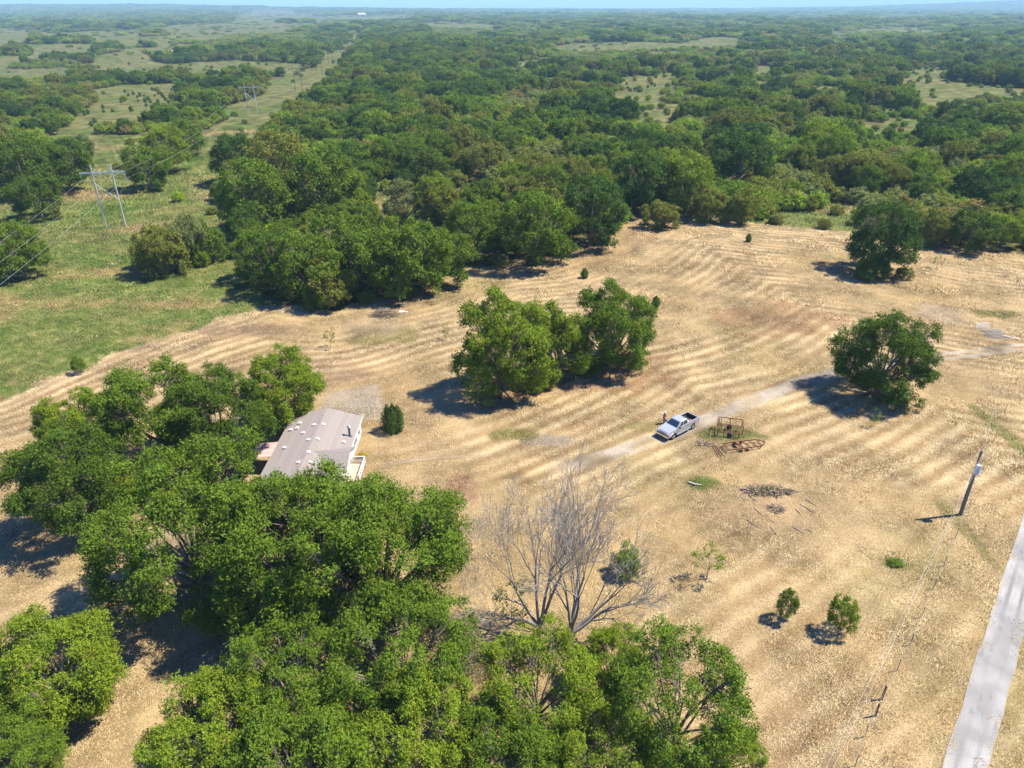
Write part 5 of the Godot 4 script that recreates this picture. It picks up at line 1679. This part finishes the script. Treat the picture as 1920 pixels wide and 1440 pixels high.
func spot_list() -> Array:
	return [
		[27.5, -76.6, 4.2, 1.5, Color(0.15, 0.17, 0.05), 0.85],
		[21.3, -66.2, 1.6, 1.4, Color(0.1, 0.15, 0.03), 0.9],
		[4.7, -75.2, 3.3, 1.0, Color(0.36, 0.31, 0.25), 0.9],
		[-0.7, -76.6, 2.7, 1.5, Color(0.17, 0.17, 0.05), 0.8],
		[-22.1, -85.6, 3.3, 3.1, Color(0.4, 0.35, 0.29), 0.8],
		[-19.5, -83.4, 2.2, 2.1, Color(0.46, 0.41, 0.34), 0.8],
		[-21.2, -107.5, 5.3, 3.5, Color(0.2, 0.185, 0.07), 0.7],
		[37.5, -53.0, 1.4, 0.5, Color(0.1, 0.15, 0.03), 1.0],
		[17.9, -78.5, 4.1, 1.3, Color(0.2, 0.19, 0.06), 0.6],
		[28.1, -61.0, 6.3, 3.8, Color(0.4, 0.29, 0.19), 0.4],
		[-5.9, -64.3, 1.8, 2.5, Color(0.33, 0.2, 0.14), 0.7],
		[-23.6, -111.5, 5.4, 3.5, Color(0.4, 0.32, 0.24), 0.45],
		[76.1, -116.3, 3.8, 3.5, Color(0.38, 0.33, 0.26), 0.5],
		[85.5, -116.3, 3.8, 2.5, Color(0.17, 0.17, 0.05), 0.8],
		[-1.1, -60.5, 3.4, 1.8, Color(0.5, 0.39, 0.23), 0.6],
		[16.0, -95.4, 7.2, 5.6, Color(0.33, 0.2, 0.12), 0.6],
		[44.3, -113.9, 11.1, 6.2, Color(0.33, 0.2, 0.11), 0.55],
		[8.7, -56.7, 3.3, 1.7, Color(0.47, 0.34, 0.18), 0.6],
		[62.5, -76.0, 0.9, 8.1, Color(0.16, 0.18, 0.05), 0.7],
		[47.0, -57.5, 0.7, 5.4, Color(0.18, 0.18, 0.06), 0.6],
		[-34.8, -56.7, 3.3, 2.1, Color(0.36, 0.29, 0.22), 0.6],
		[-26.8, -93.6, 4.7, 3.6, Color(0.3, 0.2, 0.14), 0.4],
		[-43.8, -109.3, 6.3, 2.3, Color(0.29, 0.2, 0.14), 0.6],
		[-60.4, -103.0, 3.4, 1.6, Color(0.27, 0.2, 0.15), 0.6],
		[3.0, -88.7, 6.8, 2.3, Color(0.4, 0.26, 0.16), 0.6],
		[-9.3, -44.7, 18.6, 36.5, Color(0.28, 0.22, 0.1), 0.0]
	]
const PLACED := [
	[0, -28.4, -48.9, 7.93, 15.86, 1, "pecan_tree", "large mid green pecan tree left of the mobile home roof"],
	[1, -10.8, -45.0, 8.12, 15.03, 1, "pecan_tree", "broad pecan tree in front of the house, its bare limbs showing at lower right"],
	[0, -18.3, -46.4, 7.93, 15.46, 1, "pecan_tree", "tall dense pecan tree in front of the pecan beside the roof"],
	[3, -44.6, -58.7, 6.30, 11.97, 0, "oak_tree", "dark dense low tree casting long shadow at left edge"],
	[2, -51.0, -70.6, 4.33, 9.09, 2, "shade_tree", "bright green open tree leaning out above the dark leftmost tree"],
	[4, -40.2, -69.3, 6.47, 14.24, 1, "shade_tree", "tall open tree with pale gaps left of the yellow green tree"],
	[4, -33.6, -69.8, 5.93, 13.05, 0, "shade_tree", "dark green tree between the house and the tall open tree"],
	[3, -28.8, -79.0, 5.30, 10.60, 2, "shade_tree", "rounded yellow green tree at the far corner of the mobile home"],
	[3, -34.1, -36.8, 4.81, 9.14, 2, "oak_tree", "glossy bright green tree at lower left edge beside the bare gap"],
	[0, -33.9, -30.3, 3.83, 7.29, 1, "oak_tree", "tree crown cut by the lower left corner of the picture"],
	[5, -19.9, -30.7, 5.11, 9.72, 2, "elm_tree", "leafy tree at the bottom right of the straw gap, lower left"],
	[6, -15.7, -34.7, 5.21, 10.43, 1, "elm_tree", "tree with pale twigs just below the large front pecan"],
	[5, -13.5, -28.7, 5.42, 10.30, 1, "elm_tree", "tree crown cut by the bottom edge below the pale twigged tree"],
	[6, -8.0, -35.8, 6.13, 11.64, 1, "elm_tree", "tree left of the small straw gap below the big pecan"],
	[5, -7.0, -30.5, 5.27, 10.01, 2, "elm_tree", "bright tree at the bottom edge left of centre"],
	[6, 1.9, -34.1, 5.18, 9.84, 2, "elm_tree", "bright green tree directly in front of the dead tree trunks"],
	[5, 0.0, -29.5, 4.35, 8.27, 1, "elm_tree", "low tree crown cut by the bottom edge below the dead tree"],
	[6, 11.2, -32.2, 5.94, 11.28, 1, "elm_tree", "loose airy tree with visible trunk, rightmost large tree at the bottom"],
	[5, 7.8, -38.2, 3.28, 6.23, 2, "elm_tree", "small bright tree touching the right trunk of the dead tree"],
	[6, 6.3, -29.6, 4.19, 7.97, 2, "elm_tree", "tree crown cut by the bottom edge between the airy tree and centre"],
	[5, 15.0, -31.2, 2.56, 4.87, 2, "elm_tree", "small tree at the bottom edge, nearest to the fence"],
	[7, -0.9, -88.5, 6.82, 14.66, 2, "pecan_tree", "large round green tree, leftmost of the island clump in the field"],
	[8, 6.7, -92.6, 4.40, 11.45, 2, "pecan_tree", "narrow tree in the middle of the island clump"],
	[7, 14.9, -95.8, 6.22, 13.06, 1, "pecan_tree", "rightmost tree of the island clump with low spreading branches"],
	[7, 51.2, -87.3, 6.36, 12.09, 0, "oak_tree", "lone round dark oak standing beside the gravel drive"],
	[9, 73.4, -137.3, 6.92, 14.54, 4, "oak_tree", "lone tall dark tree near the far edge of the mown field"],
	[9, -44.3, -128.3, 5.97, 11.94, 0, "oak_tree", "leftmost dark tree of the dense row behind the mown strip"],
	[10, -36.7, -124.1, 6.28, 12.56, 1, "oak_tree", "second tree from the left in the dense row"],
	[9, -32.6, -132.4, 7.12, 14.25, 1, "oak_tree", "tree at the back of the dense row"],
	[10, -25.4, -126.0, 6.64, 13.28, 1, "oak_tree", "tree in the middle of the dense row above the brush pile"],
	[9, -19.6, -126.6, 7.34, 14.68, 1, "oak_tree", "broad tree right of the middle in the dense row"],
	[10, -14.2, -131.2, 6.08, 12.17, 1, "oak_tree", "rightmost tree of the dense row with a visible dark trunk"],
	[11, -33.1, -120.6, 4.28, 8.56, 3, "oak_tree", "small olive tree in front of the dense row"],
	[9, -7.9, -148.1, 6.52, 13.04, 1, "oak_tree", "green tree just right of the dense row by the pocket meadow"],
	[10, 4.9, -143.1, 7.81, 16.39, 1, "oak_tree", "light green spreading tree overhanging the field edge behind the island clump"],
	[9, 17.5, -155.2, 7.92, 15.85, 4, "oak_tree", "dark blue green oak at the corner of the mown field"],
	[10, 33.9, -184.0, 8.13, 16.26, 4, "oak_tree", "dark tree at the back corner of the mown field"],
	[12, -70.0, -137.7, 5.83, 10.50, 3, "thicket_tree", "olive thicket tree in the clump below the steel pylon"],
	[13, -75.8, -142.2, 3.84, 6.15, 3, "thicket_tree", "low dark olive bush at the left end of the clump below the pylon"],
	[12, -68.1, -144.9, 5.32, 10.63, 5, "thicket_tree", "pale grey green tree at the top of the clump below the pylon"],
	[13, -63.3, -146.1, 4.48, 8.07, 1, "thicket_tree", "bush at the right end of the clump below the pylon"],
	[13, -64.3, -142.5, 2.21, 3.98, 2, "thicket_tree", "small bright green bush in front of the clump below the pylon"],
	[9, -97.8, -135.9, 5.75, 11.50, 1, "oak_tree", "green tree cut by the left edge below the pylon wires"],
	[10, -120.2, -180.3, 6.16, 12.31, 0, "oak_tree", "round tree on its own left of the pylon"],
	[9, -136.9, -204.4, 9.82, 17.67, 0, "oak_tree", "big dark tree at the left edge above the round one"],
	[10, -129.4, -210.0, 7.65, 14.54, 0, "oak_tree", "dark tree beside the big one on the left, nearest the meadow"],
	[11, -149.3, -255.4, 4.05, 8.92, 0, "oak_tree", "small upright dark tree alone at the meadow edge"],
	[9, -61.4, -168.8, 8.77, 17.53, 1, "oak_tree", "large tree at the wood corner right of the power line strip"],
	[10, -82.8, -221.9, 8.03, 16.07, 4, "oak_tree", "dark tree standing out into the power line strip"],
	[10, -47.8, -180.7, 9.30, 18.60, 1, "oak_tree", "large tree behind the back of the dense row"],
	[9, -63.8, -199.4, 10.16, 19.30, 3, "oak_tree", "olive topped tree in the wood right of the power line strip"],
	[9, -27.4, -221.6, 6.78, 11.52, 0, "oak_tree", "bright round tree left of the pocket meadow's far end"],
	[10, -9.1, -227.6, 7.27, 12.36, 3, "oak_tree", "olive tree behind the pocket meadow"],
	[11, -26.5, -177.7, 5.30, 10.60, 5, "oak_tree", "slim blue grey tree between the dense row and the pocket meadow"],
	[10, -106.7, -213.7, 7.01, 13.32, 1, "oak_tree", "green tree at the near end of the hedge along the wires"],
	[9, -111.8, -238.7, 7.74, 14.71, 2, "oak_tree", "bright tree in the middle of the hedge along the wires"],
	[11, -118.7, -269.7, 6.75, 12.83, 1, "oak_tree", "tree at the far end of the hedge along the wires"],
	[10, 110.4, -156.2, 4.27, 8.12, 7, "oak_tree", "lime green tree at the right edge of the wood"],
	[12, 35.6, -168.5, 5.09, 6.62, 3, "thicket_tree", "olive bush at the field corner beside the dark oak"],
	[12, 48.2, -173.9, 5.47, 8.76, 3, "thicket_tree", "olive bush along the far field edge, left of the pale grass"],
	[13, 55.3, -171.3, 5.14, 8.75, 3, "thicket_tree", "dark bush touching the pale grass strip"],
	[9, 44.6, -183.1, 8.11, 15.40, 2, "oak_tree", "broad yellow green tree behind the far field edge"],
	[10, 67.3, -216.2, 9.39, 17.84, 4, "oak_tree", "dark crowned tree in the wood behind the far field edge"],
	[12, 71.5, -134.5, 3.57, 4.64, 1, "thicket_tree", "low shrub at the foot of the lone tall tree"],
	[9, 46.7, -220.7, 5.79, 11.00, 7, "oak_tree", "lime topped tree above the field's back corner"],
	[10, 101.8, -239.9, 8.63, 16.39, 7, "oak_tree", "lime green tree group in the right wood"],
	[12, 117.2, -212.5, 6.52, 12.38, 7, "thicket_tree", "pale lime rounded willow in the right wood"],
	[10, 101.5, -153.4, 5.25, 9.45, 0, "oak_tree", "dark tree beside the lime tree at the right edge"],
	[12, 95.6, -157.5, 5.02, 8.53, 3, "thicket_tree", "olive bush behind the lone tall tree on the right"]
]
const YOUNG := [
	[15, 18.5, -50.9, 1.59, 4.05, 2, "sapling", "spreading feathery sapling right of the dead tree"],
	[14, 24.2, -45.9, 0.85, 3.30, 1, "sapling", "slim young tree, left of the pair above the road"],
	[14, 28.3, -44.4, 1.18, 3.90, 2, "sapling", "leafier young tree, right of the pair above the road"],
	[13, 10.9, -51.3, 1.72, 3.30, 7, "bush", "half bare green bush behind the dead tree's right limbs"],
	[15, -28.8, -102.6, 1.27, 3.15, 3, "sapling", "thin sapling in the straw above the house"],
	[14, -63.9, -93.6, 0.89, 2.65, 1, "sapling", "small sapling at the edge of green pasture on the left"],
	[15, -10.8, -105.6, 0.78, 2.50, 3, "sapling", "thin yellowish sapling left of the island clump"],
	[15, 46.7, -78.5, 0.72, 2.40, 2, "sapling", "tiny sapling below the lone oak by the drive"],
	[15, -13.7, -121.9, 1.17, 3.55, 2, "sapling", "spindly sapling right of the dense row"],
	[15, -23.2, -121.9, 1.61, 4.15, 3, "sapling", "young tree just above the brush pile"],
	[15, -28.9, -124.0, 1.49, 3.55, 3, "sapling", "pale scrubby sapling left of the brush pile"],
	[15, 87.5, -140.7, 1.16, 2.75, 1, "sapling", "small sapling right of the lone tall tree"],
	[15, 0.0, -45.3, 2.11, 4.40, 5, "bush", "grey green bush behind the left trunk of the dead tree"],
	[13, -6.9, -61.4, 0.69, 2.60, 4, "bush", "round dark bush peeking out right of the big pecan"],
	[13, 11.2, -95.4, 3.60, 2.00, 2, "bush", "low weedy bush at the foot of the island clump"],
	[13, 3.8, -89.5, 2.86, 1.90, 2, "bush", "weeds under the leftmost island tree"],
	[13, -115.3, -179.3, 1.63, 2.75, 3, "bush", "sparse scrub bush beneath the wires left of pylon"],
	[13, -41.1, -124.0, 2.53, 2.75, 3, "bush", "low olive bush at the left foot of the dense row"],
	[13, -34.5, -119.3, 2.88, 2.45, 1, "bush", "leafy low bush below the left half of the dense row"],
	[13, -26.5, -122.4, 2.50, 2.30, 2, "bush", "bright low bush below the middle of the dense row"],
	[13, -20.0, -125.1, 2.99, 2.75, 1, "bush", "green low bush at the right foot of the dense row"],
	[13, -11.9, -138.4, 2.93, 2.95, 3, "bush", "scrubby bush between the dense row and the pocket meadow"],
	[13, -2.8, -143.1, 2.85, 2.80, 3, "bush", "scrubby bush under the light green spreading tree"],
	[13, 4.5, -143.4, 2.52, 2.35, 1, "bush", "small bush at the field edge behind the island clump"],
	[13, 19.3, -156.6, 3.08, 2.50, 3, "bush", "scrub bush at the foot of the blue green oak"],
	[13, 68.6, -132.7, 2.36, 2.65, 1, "bush", "small shrub left of the lone tall tree's foot"],
	[13, 77.2, -134.2, 2.06, 2.45, 3, "bush", "small shrub right of the lone tall tree's foot"],
	[13, 64.4, -172.8, 2.17, 2.40, 3, "bush", "sparse shrub in the pale grass at the far field edge"],
	[13, 75.6, -169.5, 2.33, 2.65, 3, "bush", "scrub bush in the pale grass left of the lone tall tree"],
	[13, -69.4, -140.7, 1.98, 2.75, 2, "bush", "bright bush in front of the thicket below the pylon"],
	[13, 37.4, -52.9, 0.86, 0.50, 1, "bush", "flat green weed patch beside the service wires"]
]
const CEDARS := [
	[52.7, -155.0, 0.72, 1.85, "small dark cedar alone on the far mown field"],
	[14.4, -134.5, 0.85, 2.00, "small dark cedar above the island clump"],
	[25.8, -119.3, 0.86, 2.05, "small pointed cedar right of the island clump"]
]
const PASTURE_CEDARS := [-222.9, -433.6, 0.66, -248.6, -491.4, 0.79, -234.4, -466.6, 0.72, -274.6, -557.5, 0.82, -235.7, -475.6, 0.83, -225.1, -457.9, 0.58, -216.8, -441.4, 0.56, -227.5, -466.6, 0.93, -271.1, -565.9, 0.67, -224.9, -466.6, 0.66, -211.6, -438.8, 1.00, -201.8, -418.7, 0.76, -213.4, -446.8, 0.93, -206.2, -433.6, 0.76, -238.6, -508.2, 0.84, -218.4, -466.6, 0.62, -203.1, -436.2, 0.84, -211.0, -460.8, 0.94, -203.4, -446.8, 0.79, -195.8, -433.6, 0.88, -224.1, -504.8, 0.85, -188.7, -426.0, 0.58, -202.3, -460.8, 0.89, -205.8, -475.6, 0.82, -187.0, -433.6, 0.69, -187.0, -438.8, 0.56, -183.9, -438.8, 0.94, -182.9, -444.1, 0.76, -215.8, -381.2, 0.87, -216.3, -385.3, 0.95, -196.1, -353.1, 0.87, -191.4, -341.3, 0.96, -211.6, -391.6, 0.73, -220.9, -409.3, 0.91, -208.0, -393.7, 0.75, -199.3, -395.9, 0.97, -286.5, -588.0, 0.95, -268.8, -557.5, 0.59, -262.7, -553.4, 0.61, -261.3, -565.9, 0.65, 78.8, -557.5, 0.98, 81.9, -549.3, 0.75, 93.2, -526.2, 0.83, 98.4, -541.4, 0.69, 99.3, -533.7, 0.78, 81.3, -508.2, 0.72, 131.3, -557.5, 0.71, 139.1, -574.6, 0.81, 182.3, -395.9, 0.81, 191.8, -400.2, 0.96, 196.2, -391.6, 0.86, 194.0, -381.2, 0.97, 190.6, -371.4, 0.94, 190.1, -387.4, 1.00, 197.0, -557.5, 0.85, 185.3, -545.3, 0.62]
const WIRE_END := [Vector3(17.40, 7.00, -25.29), Vector3(17.87, 7.00, -25.29)]
const FENCE := [72.33, -90.27, 65.63, -81.94, 60.04, -74.96, 54.19, -67.66, 49.25, -61.44, 45.18, -56.65, 41.80, -52.59, 39.13, -49.45, 36.36, -46.05, 33.79, -42.94, 31.44, -40.31, 28.96, -37.57, 27.82, -36.15, 26.17, -34.35, 24.48, -32.04]
func _ready() -> void:
	var cam := Camera3D.new()
	cam.name = "camera"
	cam.position = Vector3(0, CAM_HEIGHT, 0)
	cam.rotation_degrees = Vector3(-28.0, 0, 0)
	cam.fov = 2.0 * rad_to_deg(atan(720.0 / 1333.0))
	cam.near = 0.5
	cam.far = 60000.0
	add_child(cam)
	var env := Environment.new()
	env.background_mode = Environment.BG_SKY
	var sky := Sky.new()
	var sm := ProceduralSkyMaterial.new()
	sm.sky_top_color = Color(0.20, 0.40, 0.74)
	sm.sky_horizon_color = Color(0.82, 0.92, 0.96)
	sm.sky_curve = 0.12
	sm.sky_energy_multiplier = 0.84
	sm.ground_bottom_color = Color(0.35, 0.36, 0.27)
	sm.ground_horizon_color = Color(0.60, 0.70, 0.76)
	sky.sky_material = sm
	env.sky = sky
	env.tonemap_mode = Environment.TONE_MAPPER_LINEAR
	env.tonemap_exposure = 3.05
	env.fog_enabled = true
	env.fog_light_color = Color(0.67, 0.86, 1.0)
	env.fog_density = 0.00012
	env.sdfgi_enabled = true
	env.ssao_enabled = true
	env.ssil_enabled = true
	var we := WorldEnvironment.new()
	we.name = "environment"
	we.environment = env
	add_child(we)
	var sun := DirectionalLight3D.new()
	sun.name = "sun"
	sun.light_color = Color(1.0, 0.95, 0.86)
	sun.light_energy = 1.45
	sun.light_angular_distance = 0.53
	sun.shadow_enabled = true
	sun.directional_shadow_max_distance = 900.0
	add_child(sun)
	sun.look_at_from_position(Vector3.ZERO, Vector3(-0.985 * 0.535, -0.845, 0.176 * 0.535))

	for f in [[na, 11], [nb, 23], [nc, 37]]:
		f[0].seed = f[1]
		f[0].noise_type = FastNoiseLite.TYPE_SIMPLEX_SMOOTH
		f[0].frequency = 0.012
		f[0].fractal_octaves = 3
	FIELD = polys(RAW_FIELD)
	GREEN = polys(RAW_GREEN)
	MEADOWS = polys(RAW_MEADOWS)
	GROVES = polys(RAW_GROVES)
	KEEPOUT = polys(RAW_KEEPOUT)
	FIELD_EDGE = line_of(RAW_EDGE)
	CORRIDOR = line_of(RAW_CORRIDOR)
	DRIVE = line_of(RAW_DRIVE)
	ROADLINE = line_of([20.5, -17.7, 32.3, -31.9, 55.8, -59.9, 92.0, -103.0])
	SPOTS = spot_list()
	var t0 := Time.get_ticks_msec()
	build_ground()
	print("ground ", Time.get_ticks_msec() - t0)
	build_ways()
	build_grass()
	print("grass ", Time.get_ticks_msec() - t0)
	build_protos()
	bark_white = mat("far_bark", lin(0.115, 0.092, 0.070), 0.92, 0.0, 0.2)
	print("protos ", Time.get_ticks_msec() - t0)
	build_woods()
	print("woods ", Time.get_ticks_msec() - t0)
	rng.seed = 77
	for q in PLACED:
		plant(q[6], q[7], "tree" if q[6] != "thicket_tree" else "bush", q[0], q[1], q[2], q[3], q[4], q[5], rng.randf() * TAU2)
	for q in YOUNG:
		plant(q[6], q[7], "bush" if q[6] == "bush" else "sapling", q[0], q[1], q[2], q[3], q[4], q[5], rng.randf() * TAU2)
	build_things()
	print("all ", Time.get_ticks_msec() - t0)
